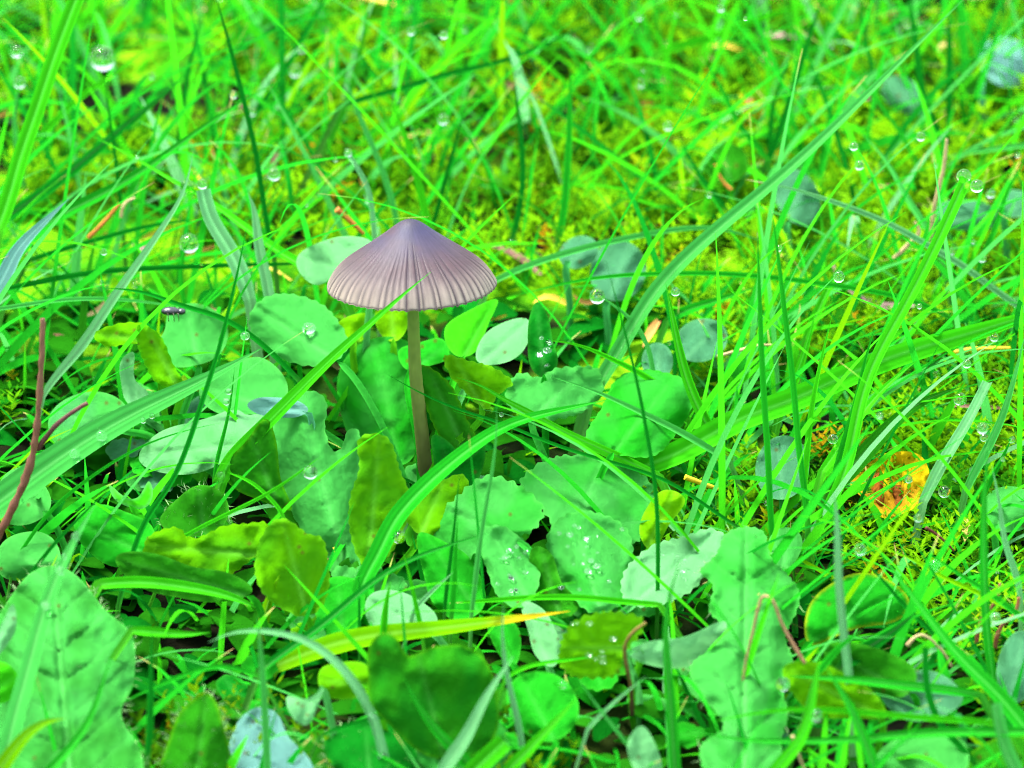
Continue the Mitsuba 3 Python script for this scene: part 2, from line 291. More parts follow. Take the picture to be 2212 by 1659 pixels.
# ------------------------------------------------------------------ grass blades traced one by one, root first
# (label, points, width, ground row of the root, ground row of the tip, colour, options)
BL = [
('longest grass blade, folded and bright, rising from the middle to the upper right corner', [(1270, 865), (1330, 770), (1420, 625), (1500, 540), (1690, 378), (1900, 178), (2095, -15)], 36, 930, 690, 'm', dict(fold=.3, roll=.25, taper=(.8, 2.4))),
('wide bright blade arching over the leaves in front of the mushroom stem', [(776, 1340), (783, 1265), (815, 1200), (850, 1130), (900, 1068), (1000, 980), (1090, 922), (1200, 888), (1312, 864)], 44, 1360, 1180, 'g', dict(fold=.22, roll=.2, taper=(.6, 3))),
('broad ribbed blade with white dew beads reaching in from the left edge', [(-60, 1125), (0, 1082), (150, 975), (300, 888), (440, 820), (562, 754)], 70, 1270, 1130, 'm', dict(across=13, fold=.12, stripes=.3, roll=.15, taper=(.9, 2.6))),
('pale blade carrying a row of dew drops over the big hairy leaf', [(2, 1690), (30, 1560), (60, 1450), (88, 1345), (122, 1248), (165, 1160), (206, 1090)], 40, 1790, 1500, 'm', dict(fold=.15, taper=(.9, 3.5))),
('yellow tipped blade lying level above the dark wavy leaf', [(590, 1440), (700, 1398), (800, 1374), (900, 1362), (1000, 1351), (1100, 1338), (1230, 1320)], 50, 1452, 1500, 'y', dict(tip=(.55, .38, .01, .26), fold=.12, roll=.1, taper=(.5, 2.2), across=7)),
('slim pale blade bent into an arch at the bottom of the picture', [(838, 1690), (815, 1580), (780, 1500), (720, 1425), (650, 1380), (580, 1364), (500, 1368), (450, 1388)], 22, 1720, 1640, 'p', dict(fold=.35, taper=(.9, 3))),
('level thin blade with a withered brown tip, left of the crenate yellow green leaf', [(1425, 1306), (1340, 1298), (1250, 1290), (1150, 1290), (1050, 1297), (970, 1303)], 13, 1450, 1400, 'b', dict(tip=(.55, .38, .2, .05), taper=(.9, 6))),
('dark wiry blade standing alone right of the dew drop that shines brightest', [(1420, 1310), (1421, 1150), (1415, 1050), (1400, 950), (1375, 820), (1340, 680), (1308, 560)], 10, 1360, 1330, 'd', dict(taper=(.9, 3))),
('straight upright blade with a pale tip, left of the two tall ones on the right', [(1672, 1190), (1668, 1150), (1660, 1000), (1650, 850), (1641, 650), (1636, 502)], 14, 1235, 1200, 'g', dict(tip=(.5, .42, .3, .02), taper=(.9, 5))),
('straight upright blade, the taller of the two side by side on the right', [(1745, 1130), (1740, 1080), (1725, 960), (1715, 850), (1700, 720), (1681, 560), (1667, 452)], 14, 1200, 1180, 'g', dict(tip=(.5, .42, .3, .015), taper=(.9, 5))),
('stout curved blade between the long diagonal blade and the upright pair', [(1545, 960), (1530, 925), (1500, 862), (1475, 790), (1455, 700), (1438, 612)], 26, 1010, 985, 'b', dict(fold=.3, taper=(.9, 3))),
('broad folded blade sweeping across the right side to the right edge', [(1340, 1035), (1380, 1012), (1450, 984), (1600, 905), (1700, 868), (1800, 824), (1950, 764), (2070, 728), (2290, 660)], 52, 1085, 900, 'b', dict(fold=.25, roll=.2, across=9, stripes=.2, taper=(.85, 7))),
('blade with a blunt dewy top leaning right, in front of the slate blue leaves', [(1760, 1165), (1785, 1105), (1818, 1036), (1856, 882), (1883, 796), (1945, 677), (2010, 553), (2088, 384)], 28, 1200, 1030, 'b', dict(fold=.28, cut=True, taper=(.6, 2))),
('bluish blade with a dry tip slanting down right behind the longest blade', [(2230, 680), (2150, 625), (2071, 567), (2020, 537), (1934, 489), (1798, 434), (1678, 400), (1612, 388)], 15, 760, 700, 'p', dict(tip=(.6, .4, .25, .06), taper=(.9, 4))),
('short blue green blade pointing up left above the bluish slanting one', [(2030, 535), (2016, 513), (1958, 424), (1910, 342), (1863, 290)], 16, 640, 560, 'm', {}),
('upright blade in the background above the right half of the cap', [(1208, 510), (1211, 496), (1222, 410), (1228, 308), (1233, 147)], 17, 545, 500, 'g', dict(taper=(.9, 4))),
('dark upright blade in the background above the right half of the cap', [(1105, 520), (1112, 496), (1126, 427), (1129, 342), (1119, 239), (1110, 160)], 13, 540, 510, 'd', dict(taper=(.9, 4))),
('pale blade leaning left behind the peak of the cap', [(860, 500), (856, 479), (839, 410), (805, 318), (770, 236), (740, 150)], 14, 560, 520, 'm', dict(taper=(.9, 4))),
('brighter blade leaning left, just right of the pale one behind the peak of the cap', [(930, 500), (924, 479), (907, 410), (880, 308), (846, 222)], 17, 570, 530, 'b', dict(taper=(.9, 4))),
('thin dark blade leaning right behind the peak of the cap', [(932, 490), (938, 472), (955, 410), (982, 308), (1002, 240)], 11, 565, 540, 'd', dict(taper=(.9, 4))),
('whitish blade with a drooping dewy tip touching the left shoulder of the cap', [(810, 510), (808, 490), (798, 417), (777, 369), (752, 331)], 13, 700, 680, 'p', dict(cut=True, taper=(.9, 3))),
('dark blade slanting across the background above the cap', [(735, 232), (770, 219), (873, 191), (958, 164), (1044, 144), (1180, 96), (1290, 40)], 16, 420, 330, 'd', dict(taper=(.8, 4))),
('flat bright blade at the upper left corner, wide and nearly straight', [(-10, 505), (10, 455), (44, 342), (79, 239), (113, 137), (170, -15)], 38, 700, 600, 'b', dict(fold=.12, cut=True, taper=(.9, 3))),
('long thin dark blade running from the top edge down towards the cap', [(590, 545), (581, 506), (554, 342), (523, 205), (492, 85), (465, -10)], 12, 660, 600, 'd', dict(taper=(.9, 6))),
('long blade crossing the upper left and ending by a bright round drop', [(20, 566), (85, 496), (205, 427), (328, 355), (393, 308), (513, 226), (612, 168)], 36, 740, 560, 'g', dict(taper=(.9, 1.2), fold=.2)),
('blade with a dewy bend running down right towards the left rim of the cap', [(735, 625), (706, 604), (632, 561), (513, 479), (427, 420), (390, 400), (325, 362), (239, 314), (178, 284)], 27, 790, 640, 'b', dict(taper=(.9, 1.4), fold=.3)),
('light blade slanting up right beside the large blurred drop', [(70, 308), (85, 294), (171, 212), (239, 164), (311, 106)], 16, 420, 360, 'b', {}),
('shaded blade slanting from the left edge behind the crossing blades', [(-15, 488), (0, 478), (154, 369), (239, 297), (330, 222), (415, 150)], 26, 590, 470, 'd', dict(taper=(.9, 3))),
('thin dark upright blade left of the crossing blades', [(266, 500), (263, 472), (253, 376), (239, 273), (225, 167)], 9, 560, 530, 'd', dict(taper=(.9, 4))),
('thin dark blade leaning right above the crossing blades', [(382, 330), (386, 304), (396, 222), (407, 154), (440, 30)], 11, 420, 390, 'd', dict(taper=(.9, 4))),
('pale sky blue blade tip at the left edge', [(-30, 650), (0, 612), (34, 547), (85, 489), (148, 430)], 42, 860, 800, 'u', dict(fold=.12, taper=(1, 1.6))),
('dark fine blade with a dry orange tip left of the cap', [(60, 562), (85, 554), (239, 509), (342, 485), (428, 475)], 11, 690, 660, 'd', dict(tip=(.5, .3, .05, .04), taper=(.9, 5))),
('dark level blade running left from the rim of the cap', [(-20, 628), (0, 625), (103, 605), (205, 588), (342, 578), (547, 571), (725, 568)], 12, 820, 700, 'd', dict(taper=(.9, 6))),
('dark wiry stalk rising from the lower left to beside the cap', [(255, 1310), (285, 1200), (325, 1107), (362, 1053), (403, 967), (437, 865), (465, 779), (496, 660), (523, 540), (534, 482)], 12, 1350, 1160, 'd', dict(taper=(.9, 5))),
('long mint blade leaning right, behind the brown twig', [(92, 856), (99, 844), (164, 762), (239, 653), (308, 554), (359, 479), (393, 420), (418, 326)], 24, 900, 800, 'p', dict(taper=(.3, 2.4), fold=.2)),
('dark curved blade dipping right below the left rim of the cap', [(222, 622), (308, 632), (393, 660), (478, 687), (564, 742), (652, 828)][::-1], 12, 980, 900, 'd', dict(taper=(.9, 5))),
('pale level blade just above the black insect', [(-20, 668), (0, 666), (103, 651), (239, 646), (342, 656), (398, 664)], 10, 880, 800, 'm', dict(taper=(.9, 4))),
('bright broad blade whose tip lies in front of the mushroom cap', [(470, 1062), (489, 1010), (540, 950), (640, 850), (700, 790), (756, 738), (814, 687), (850, 655), (930, 588)], 36, 1120, 1190, 'b', dict(fold=.2, taper=(.8, 1.9))),
('thin blade beaded with two droplets left of the mint leaf with a bite', [(462, 1035), (465, 1015), (492, 899), (507, 792)], 10, 1120, 1100, 'g', {}),
('fine hairy runner slanting up right to a hanging drop on the bitten leaf', [(380, 1168), (430, 1140), (496, 1107), (581, 1063), (649, 1018), (692, 986)], 9, 1300, 1290, 'b', dict(taper=(.9, 5))),
('fine arched runner below the clear drop left of the bitten leaf', [(612, 1118), (607, 1107), (583, 1077), (542, 1042), (490, 1020)], 9, 1280, 1270, 'b', dict(taper=(.9, 5))),
('thin shaded blade running level from lower left under the broad ribbed blade', [(30, 1215), (113, 1100), (188, 1036), (273, 981), (359, 943), (478, 913)], 10, 1260, 1180, 'g', {}),
('very thin grey green blade crossing in front of the mushroom stem', [(1610, 1150), (1524, 1092), (1458, 1049), (1283, 988), (1146, 940), (1095, 919), (993, 885), (907, 848), (830, 805)], 8, 1230, 1130, 'd', dict(taper=(.9, 6))),
('lance shaped blade pointing left at the mushroom stem', [(1425, 1030), (1351, 994), (1180, 912), (1146, 892), (1078, 856), (1044, 836), (985, 815)], 24, 1110, 1080, 'b', dict(fold=.25, taper=(.7, 2.2))),
('mint blade slanting down right over the round leaf behind it', [(1575, 995), (1458, 926), (1368, 882), (1283, 844), (1187, 813)], 17, 1075, 1010, 'm', {}),
('bright blade with a dewy tip pointing left below the glossy dark leaf', [(1475, 872), (1458, 858), (1386, 807), (1317, 772), (1249, 745), (1178, 735)], 17, 960, 930, 'b', {}),
('slim teal blade standing in front of the arching blade', [(1018, 1330), (1026, 1260), (1040, 1150), (1057, 1053), (1071, 950), (1073, 872)], 13, 1430, 1400, 'm', {}),
('dark stalk standing left of the slim teal blade', [(960, 1330), (962, 1304), (975, 1195), (986, 1092), (993, 1020)], 10, 1390, 1370, 'd', {}),
('pale spear shaped blade tip against the dark stalk', [(976, 1335), (979, 1314), (986, 1195), (989, 1112)], 16, 1410, 1390, 'g', {}),
('short needle blade standing in front of the black soil gap', [(912, 1365), (907, 1345), (883, 1239), (870, 1190)], 12, 1470, 1460, 'b', {}),
('short spear blade just above the yellow tipped blade', [(826, 1375), (828, 1352), (835, 1297), (844, 1255)], 18, 1470, 1460, 'b', {}),
('short dark needle blade left of the foot of the arching blade', [(777, 1385), (777, 1359), (776, 1228)], 9, 1460, 1450, 'd', {}),
('shaded broad blade slanting from the yellow tipped blade up to the arching one', [(560, 1450), (620, 1405), (702, 1345), (839, 1235), (941, 1188), (1060, 1150)], 20, 1560, 1400, 'd', dict(taper=(.8, 3))),
('short grey blade in front of the dark stalks', [(895, 1318), (907, 1304), (979, 1236)], 12, 1440, 1420, 'p', {}),
('broad green blade at the bottom edge leaning left', [(1045, 1690), (1020, 1659), (975, 1611), (924, 1553), (874, 1466)], 34, 1740, 1700, 'g', dict(fold=.18)),
('broad pale blade at the bottom edge leaning right', [(945, 1690), (962, 1659), (1003, 1598), (1044, 1519), (1110, 1416)], 36, 1760, 1720, 'p', dict(fold=.18)),
('bright narrow blade at the bottom edge leaning right towards the brown petiole', [(1075, 1690), (1102, 1659), (1146, 1615), (1198, 1560), (1250, 1504)], 30, 1750, 1720, 'b', dict(fold=.2)),
('stubby blunt bright blade at the bottom edge', [(1005, 1690), (1030, 1659), (1060, 1630), (1090, 1602)], 46, 1770, 1750, 'b', dict(cut=True)),
('bright upright blade in front of the toothed leaf, cut off by the bottom edge', [(1462, 1700), (1458, 1659), (1447, 1500), (1438, 1380), (1442, 1310), (1472, 1205)], 28, 1770, 1700, 'g', dict(fold=.2, taper=(.9, 2))),
('translucent watery blade hanging down beside the dark wavy leaf', [(1128, 1640), (1126, 1605), (1105, 1502), (1085, 1365), (1088, 1304)], 16, 1690, 1650, 'p', {}),
('thin level blade running into the yellow green crenate leaf', [(1090, 1470), (1095, 1465), (1215, 1427), (1345, 1409)], 10, 1560, 1540, 'b', {}),
('thin blade of a crossed pair at the bottom, the one leaning left', [(1380, 1640), (1351, 1601), (1300, 1536), (1245, 1461)], 10, 1720, 1690, 'm', {}),
('thin blade of a crossed pair at the bottom, the one leaning right', [(1270, 1575), (1283, 1560), (1396, 1461)], 10, 1700, 1690, 'p', {}),
('dark thin blade level across the bottom left of the crossed pair', [(690, 1590), (702, 1584), (805, 1553), (971, 1542)], 10, 1690, 1660, 'd', {}),
('tall upright blade with a pale midline on the right', [(1842, 1560), (1839, 1519), (1822, 1365), (1811, 1229), (1805, 1092), (1801, 1064)], 19, 1640, 1600, 'p', dict(fold=.3, taper=(.9, 7))),
('broad blade slanting to the lower right corner', [(2270, 1640), (2212, 1568), (2157, 1502), (2088, 1434), (2003, 1331), (1952, 1263), (1886, 1172)], 42, 1720, 1560, 'g', dict(fold=.2, taper=(.9, 1.7))),
('yellowish thin blade slanting right above the broad corner blade', [(2230, 1340), (2205, 1328), (2105, 1277), (2037, 1246), (1969, 1208), (1876, 1174)], 12, 1460, 1400, 'y', dict(tip=(.5, .38, .05, .1))),
('slim blade with a hanging droplet near its pointed tip on the right', [(2220, 1345), (2140, 1283), (2071, 1239), (1999, 1190)], 15, 1480, 1440, 'g', {}),
('dark thin blade running down right behind the broad corner blade', [(2030, 1390), (2020, 1375), (1969, 1324), (1900, 1246), (1835, 1180)], 11, 1480, 1430, 'd', {}),
('upright blade near the right edge with a light green face', [(2148, 1490), (2143, 1451), (2133, 1365), (2126, 1229), (2126, 1092), (2134, 968)], 21, 1560, 1520, 'g', dict(taper=(.9, 4))),
('pale bent blade by the right edge', [(2206, 1300), (2201, 1263), (2174, 1177), (2160, 1092), (2142, 1005)], 17, 1430, 1400, 'p', {}),
('level blade with a pointed end crossing the toothed leaf, the upper one', [(2160, 1562), (2140, 1560), (1969, 1547), (1798, 1533), (1661, 1536), (1535, 1560)], 14, 1740, 1720, 'b', dict(taper=(.9, 4))),
('level blade with a pointed end crossing the toothed leaf, the lower one', [(2260, 1580), (2212, 1581), (2003, 1584), (1832, 1598), (1695, 1601), (1559, 1591), (1478, 1573)], 20, 1770, 1740, 'g', dict(taper=(.9, 3))),
('ribbed light blade lying level over the curled yellowish leaf', [(2120, 1502), (2105, 1499), (1935, 1478), (1798, 1465), (1702, 1461)], 20, 1650, 1640, 'g', dict(fold=.3, across=7, stripes=.3, taper=(.9, 4))),
('bright blade rising from the bottom edge beside the toothed leaf', [(1655, 1695), (1678, 1659), (1723, 1605), (1757, 1502), (1771, 1408)], 30, 1790, 1740, 'b', dict(taper=(.9, 2))),
('mid green blade leaning left from the bottom edge at right', [(1902, 1690), (1890, 1659), (1832, 1519), (1782, 1440)], 28, 1780, 1730, 'g', {}),
('short blade tip leaning right in front of the tall pale blade', [(1765, 1455), (1781, 1434), (1815, 1396), (1864, 1360)], 18, 1660, 1650, 'g', {}),
('dark bent blade in the lower right, kinked near its top', [(2110, 1655), (2095, 1635), (2037, 1570), (2003, 1485), (1999, 1398)], 16, 1730, 1690, 'd', dict(cut=True)),
('wide shaded blade lying over the leaf with a yellow edge', [(1815, 1445), (1832, 1430), (1917, 1372), (1980, 1322)], 34, 1560, 1540, 'd', {}),
('pale soft blade standing in the lower right corner', [(2205, 1700), (2191, 1659), (2174, 1622), (2150, 1520)], 34, 1790, 1760, 'm', dict(cut=True)),
('pale mint blade leaning right, beside the yellow fallen leaf', [(1995, 1085), (2010, 1053), (2037, 1001), (2088, 916), (2135, 825)], 30, 1150, 1060, 'p', dict(cut=True)),
('light blade leaning right against the right edge', [(2085, 1060), (2105, 1019), (2157, 916), (2191, 813), (2215, 720)], 24, 1130, 1050, 'm', {}),
('broad shaded blade slanting over the fallen yellow leaf', [(1790, 1070), (1808, 1046), (1866, 981), (1969, 882), (2075, 835)], 46, 1130, 1010, 'k', dict(fold=.12)),
('clean bright blade slanting up right to a tiny red speck', [(1775, 1020), (1800, 985), (1856, 902), (1917, 831), (1985, 776)], 24, 1120, 1000, 'b', {}),
('bright short blade between the upright pair and the leaning ones', [(1680, 905), (1690, 880), (1723, 803), (1762, 672)], 25, 965, 930, 'b', {}),
('thin yellow green blade right of the upright pair', [(1738, 1060), (1740, 1036), (1750, 916), (1774, 779), (1799, 675)], 16, 1130, 1100, 'b', {}),
('bright blade leaning right above the short bright one', [(1740, 735), (1753, 704), (1798, 608), (1840, 535)], 23, 800, 760, 'b', {}),
('slender blade leaning right, second of the fan by the fallen leaf', [(1795, 1060), (1810, 1000), (1849, 865), (1866, 790), (1894, 694)], 16, 1120, 1080, 'g', {}),
('soft blade lying level left of the upright pair in the background', [(1440, 695), (1456, 684), (1540, 652), (1632, 620)], 23, 770, 720, 'g', {}),
('long thin blade bowed level across the right background', [(2060, 690), (2037, 677), (1935, 639), (1798, 615), (1661, 598), (1559, 591), (1420, 591), (1283, 601), (1108, 640)], 12, 800, 780, 'g', dict(taper=(.9, 5))),
('thin blade bowed up from the right rim of the cap', [(1060, 612), (1078, 602), (1180, 560), (1283, 530), (1400, 505), (1560, 495), (1648, 522)], 14, 720, 660, 'm', dict(taper=(.9, 5))),
('dark blade of a V shaped pair in the upper right, the right one', [(1650, 365), (1657, 352), (1688, 273), (1722, 171), (1748, 85), (1780, -10)], 15, 400, 360, 'd', dict(taper=(.9, 5))),
('dark blade of a V shaped pair in the upper right, the left one', [(1655, 350), (1660, 330), (1668, 239), (1695, 154), (1720, 80)], 13, 395, 350, 'd', {}),
('thin dark blade crossing the longest blade near the top edge', [(1892, 180), (1886, 154), (1873, 96), (1855, -12)], 13, 230, 190, 'd', dict(taper=(.9, 7))),
('dark blade standing behind the upper part of the longest blade', [(2040, 310), (2030, 290), (2000, 222), (1982, 120), (1964, -12)], 16, 360, 300, 'd', dict(taper=(.9, 7))),
('dark straight blade right of the upper part of the longest blade', [(2051, 260), (2051, 239), (2052, 120), (2050, 30)], 16, 310, 280, 'd', dict(taper=(.9, 7))),
('blade with a dry orange tip pointing up left in the upper right', [(1660, 350), (1647, 328), (1606, 280), (1559, 191), (1512, 122)], 18, 420, 370, 'g', dict(tip=(.6, .3, .15, .06))),
('bright blurred blade lying along the top edge on the right', [(1420, 115), (1456, 103), (1559, 72), (1661, 34), (1768, 4)], 18, 200, 130, 'b', dict(taper=(.9, 5))),
('dark short blade slanting left in the middle background', [(1570, 455), (1555, 434), (1507, 369), (1464, 285)], 13, 500, 460, 'd', {}),
('light level blade at the right edge above the drops', [(2230, 312), (2212, 314), (2105, 328), (2014, 346)], 13, 430, 400, 'm', {}),
('olive level blade at the right edge below the drops', [(2235, 504), (2212, 506), (2105, 516), (2028, 527)], 13, 600, 590, 'y', {}),
('shaded blade curving down from the right edge by the slate leaf', [(2110, 590), (2120, 560), (2150, 490), (2174, 420), (2225, 330)], 16, 640, 580, 'g', {}),
('pale green blade with frosted face left of the cap, the larger of two', [(540, 650), (520, 590), (490, 530), (455, 470), (438, 410)], 38, 800, 760, 'p', dict(cut=True, fold=.15)),
('pale green blade with frosted face left of the cap, the smaller of two', [(585, 660), (575, 600), (560, 530), (545, 440), (535, 415)], 26, 790, 750, 'p', dict(fold=.15, taper=(.9, 4))),
('dark blade in the upper middle, bent towards the top right', [(700, 330), (740, 250), (770, 160), (790, 60), (797, -10)], 14, 400, 330, 'k', dict(taper=(.9, 6))),
('shaded blade slanting up right near the top edge on the left', [(540, 260), (600, 180), (650, 90), (700, 0), (710, -20)], 16, 330, 270, 'd', dict(taper=(.9, 6))),
('needle blade standing before the round shaded leaf at lower left', [(580, 1690), (578, 1640), (572, 1500), (564, 1400), (556, 1330)], 18, 1740, 1700, 'm', dict(taper=(.9, 5))),
('dark folded needle between the hairy leaves at lower left', [(318, 1640), (322, 1600), (326, 1480), (328, 1360)], 18, 1720, 1690, 'd', {}),
('rolled yellow blade tip standing before the round leaf', [(565, 1360), (572, 1330), (585, 1285), (604, 1242)], 26, 1385, 1400, 'y', dict(fold=.5)),
('ribbed blade lying level at lower left, bending down to the right', [(215, 1262), (300, 1258), (400, 1268), (500, 1290), (570, 1320)], 26, 1420, 1400, 'b', dict(across=7, stripes=.3, taper=(.9, 5))),
('level pale blade just right of the big hairy leaf', [(285, 1362), (340, 1366), (400, 1370), (455, 1366)], 24, 1560, 1540, 'b', {}),
('long thin blade rising right from the hairy leaf towards the round one', [(560, 1460), (480, 1440), (380, 1465), (300, 1500), (240, 1530)], 12, 1650, 1640, 'g', {}),
('bright curved blade at the lower left corner with a reddish point', [(-20, 1690), (15, 1640), (60, 1585), (100, 1560), (143, 1552)], 34, 1800, 1760, 'y', dict(taper=(.9, 2.4))),
('straight bright blade rising from the bottom edge over the big hairy leaf', [(80, 1690), (130, 1640), (190, 1560), (230, 1450), (250, 1390)], 22, 1800, 1740, 'g', dict(taper=(.9, 2))),
('slanting dark blade at the left edge below the ribbed blade', [(0, 1350), (60, 1250), (130, 1160), (200, 1090), (250, 1040)], 12, 1440, 1340, 'd', {}),
]

TIPS, LINES = [], []
def blade(label, pts, w, k0, k1, c, o):
    key = name('grass_blade')
    r = np.random.default_rng(len(TIPS) * 7 + 3)
    n = 44 if len(pts) > 3 else 26
    v = curve(pts, n)
    s = np.linspace(0, 1, n)
    p = pt(v, np.maximum(k0 + (k1 - k0) * s, v[:, 1] + 4 * (1 - s)))
    if p[0, 2] > -0.002:                                        # carry the root down to the soil
        d = p[0] - p[2]; d /= np.linalg.norm(d)
        d = d * 0.5 + np.array([0, 0.0, -0.8]); d /= np.linalg.norm(d)
        ln = (p[0, 2] + 0.005) / max(-d[2], .2)
        q = p[0] + d * (np.linspace(1, 0.15, 5)[:, None] * ln)
        p = np.vstack([q, p])
    o = dict(o)
    wide = w > 18
    base = np.array(C[c]) * r.uniform(.88, 1.12)
    o.setdefault('fold', .3 if wide else .45)
    o.setdefault('roll', r.uniform(-.4, .4))
    o.setdefault('twist', r.uniform(-.5, .5))
    o.setdefault('across', 9 if wide else 5)
    o.setdefault('stripes', .24 if wide else .12)
    width = w * unit(p[len(p) // 2])
    entry(key, ribbon(p, width, color=base, root=tuple(base * .6 + np.array((.06, .1, .02))), seed=len(TIPS) + 1, **o), 'blade_material')
    tag(key, label, 'grass blade')
    TIPS.append(p[-1])
    LINES.append((p[2:], w / 2))


for b in BL:
    blade(*b)


# ------------------------------------------------------------------ leaves
HAIRS = {}
def smooth_outline(pts, step):
    p = np.asarray(pts, float)
    q = np.vstack([p, p[:1]])
    t = np.r_[0, np.cumsum(np.linalg.norm(np.diff(q, axis=0), axis=1))]
    n = max(12, int(t[-1] / step))
    return CubicSpline(t, q, bc_type='periodic')(np.linspace(0, t[-1], n, endpoint=False)), t[-1] / n


def leaf(plant, outline, base, tip, kb, kt, c, cup=0.0, wave=0.0, teeth=0.0, pitch=22.0, vein=.5, mott=.5, root=None, hair=0, gloss=None, quilt=0.7, sv=0.2, edge=None, hue=None, mat='leaf_material', part='leaf', petiole=True):
    key = name(f'{plant}__{part}')
    seed = len(scene) * 13 + 1
    r = np.random.default_rng(seed)
    o, st = smooth_outline(outline, 4.5)
    m = len(o)
    if teeth:
        d = np.roll(o, -1, 0) - np.roll(o, 1, 0)
        nn = np.stack([d[:, 1], -d[:, 0]], 1) / np.maximum(np.linalg.norm(d, axis=1, keepdims=True), 1e-6)
        if (nn * (o - o.mean(0))).sum() < 0:
            nn = -nn
        ph = np.arange(m) * st / pitch + 0.6 * meshkit.noise(np.stack([np.arange(m) * st / 40, np.zeros(m), np.zeros(m)], -1), seed)
        o = o + nn * (1.5 * teeth * (np.abs((ph % 1) - .5) * 2 - .5))[:, None]
    poly = shapely.Polygon(o).buffer(0)
    if poly.geom_type != 'Polygon':
        poly = max(poly.geoms, key=lambda g: g.area)
    o = np.array(poly.exterior.coords)[:-1]
    x0, y0, x1, y1 = poly.bounds
    gx, gy = np.meshgrid(np.arange(x0, x1, 7.0), np.arange(y0, y1, 6.2))
    gx = gx + (np.arange(len(gx)) % 2)[:, None] * 3.5
    g = np.stack([gx.ravel(), gy.ravel()], 1)
    g = g[shapely.contains_xy(poly.buffer(-3.0), g[:, 0], g[:, 1])]
    v = np.vstack([o, g])
    f = Delaunay(v).simplices
    cen = v[f].mean(1)
    f = f[shapely.contains_xy(poly, cen[:, 0], cen[:, 1])]
    base, tip = np.asarray(base, float), np.asarray(tip, float)
    ax = tip - base
    L = np.linalg.norm(ax); ax = ax / L
    ac = np.array([-ax[1], ax[0]])
    s = (v - base) @ ax / L
    x = (v - base) @ ac
    half = max(np.abs(x).max(), 1)
    xn = x / half
    fa = r.uniform(-.35, .35)
    k = kb + (kt - kb) * s - (cup + .18) * xn ** 2 * min(60, half) + fa * x * .8 - r.uniform(.1, .35) * np.abs(x)
    flat = .15 if c in 'tky' else .55
    k = k + flat * (v[:, 1] - (base[1] + s * (tip[1] - base[1])))
    k = k + wave * 18 * np.sin(s * 9 + r.uniform(0, 6) + 2.5 * np.sign(xn)) * np.abs(xn)
    n3 = np.stack([v[:, 0] / 34, v[:, 1] / 34, np.full(len(v), seed * .37)], -1)
    rel = meshkit.fbm(n3, 3) - .5
    side = np.abs(xn)
    ph = (s * L - side * half * 0.75 + 22 * rel) / max(L / 7.5, 26)          # side veins
    vd = np.abs((ph % 1) - .5) * 2
    veins = np.clip((vd - .80) / .2, 0, 1) * np.clip(1.1 - side, 0, 1)
    mid = np.exp(-(x / 5.0) ** 2) * np.clip(1.15 - s, 0, 1)
    dist = shapely.distance(shapely.points(v), poly.exterior)
    n4 = np.stack([v[:, 0] / 60, v[:, 1] / 60, np.full(len(v), seed * .73)], -1)
    k = k + (20 * (meshkit.fbm(n4, 2) - .5) + np.exp(-(dist / 20) ** 2) * (r.uniform(-9, 12) + 26 * (meshkit.noise(n4 * 1.9 + 5) - .5))) * min(half / 45, 1.2)
    k = k + quilt * (9 * rel - 13 * sv * veins - 9 * np.exp(-(x / 9.0) ** 2))
    k = np.maximum(k, v[:, 1] + 6)
    p = pt(v, k)
    a = np.array(C[c])
    mo = (1 + mott * 0.5 * (meshkit.fbm(n3 * 1.3 + 11, 4) - .5)) * (1 + .16 * (meshkit.noise(n3 * 9) - .5))
    col = a * mo[:, None]
    if hue is not None:
        q = np.clip((meshkit.fbm(n3 * .6 + 31, 2) - .40) * 2, 0, .5)[:, None]
        col = col * (1 - q) + np.array(C[hue]) * q
    lite = np.clip(vein * (1.0 * mid + .8 * sv * veins), 0, 1)[:, None]
    col = col * (1 - lite) + (a * 1.3 + np.array((.05, .10, .04))) * lite
    ed = np.exp(-(dist / 3.5) ** 2)[:, None] * .45
    col = col * (1 - ed) + (np.array(C[edge]) if edge else a * 1.2 + np.array((.03, .08, .01))) * ed
    for _ in range(r.integers(0, 4)):                              # brown specks
        c0 = v[r.integers(len(v))]
        q = np.exp(-(np.linalg.norm(v - c0, axis=1) / r.uniform(2, 4.5)) ** 2)[:, None] * .85
        col = col * (1 - q) + np.array((.08, .05, .01)) * q
    parts = [(p, f, col)]
    b0 = pt([base], [max(kb, base[1] + 6)])[0]
    rt = pt([root], [root[1]])[0] if root is not None else b0 + np.array([0, -0.002, -0.02])
    rt[2] = -0.004
    mids = (b0 + rt) / 2 + np.array([0, 0, 0.25 * max(b0[2], 0)])
    d0 = pt([base + ax * 10], [kb + (kt - kb) * 10 / L])[0]
    pet = curve(np.array([rt, mids, b0, d0]), 14)
    if petiole:
        parts.append(ribbon(pet, 15 * unit(b0), fold=.35, color=(a + np.array(C['g'])) * .5, taper=(.8, 30), seed=seed, across=5))
    if hair:
        hp = []
        dd = np.roll(o, -1, 0) - np.roll(o, 1, 0)
        nn = np.stack([dd[:, 1], -dd[:, 0]], 1) / np.maximum(np.linalg.norm(dd, axis=1, keepdims=True), 1e-6)
        if (nn * (o - o.mean(0))).sum() < 0:
            nn = -nn
        for i in r.integers(0, len(o), hair):
            st_ = p[i]
            e = pt([o[i] + nn[i] * r.uniform(4, 20) + r.normal(0, 5, 2)], [k[i] + r.normal(0, 12)])[0]
            mm = (st_ + e) / 2 + r.normal(0, .0003, 3)
            hp.append(ribbon(curve(np.array([st_, mm, e]), 5), 1.2 * unit(st_), fold=0, across=2, color=(.16, .30, .10), stripes=0))
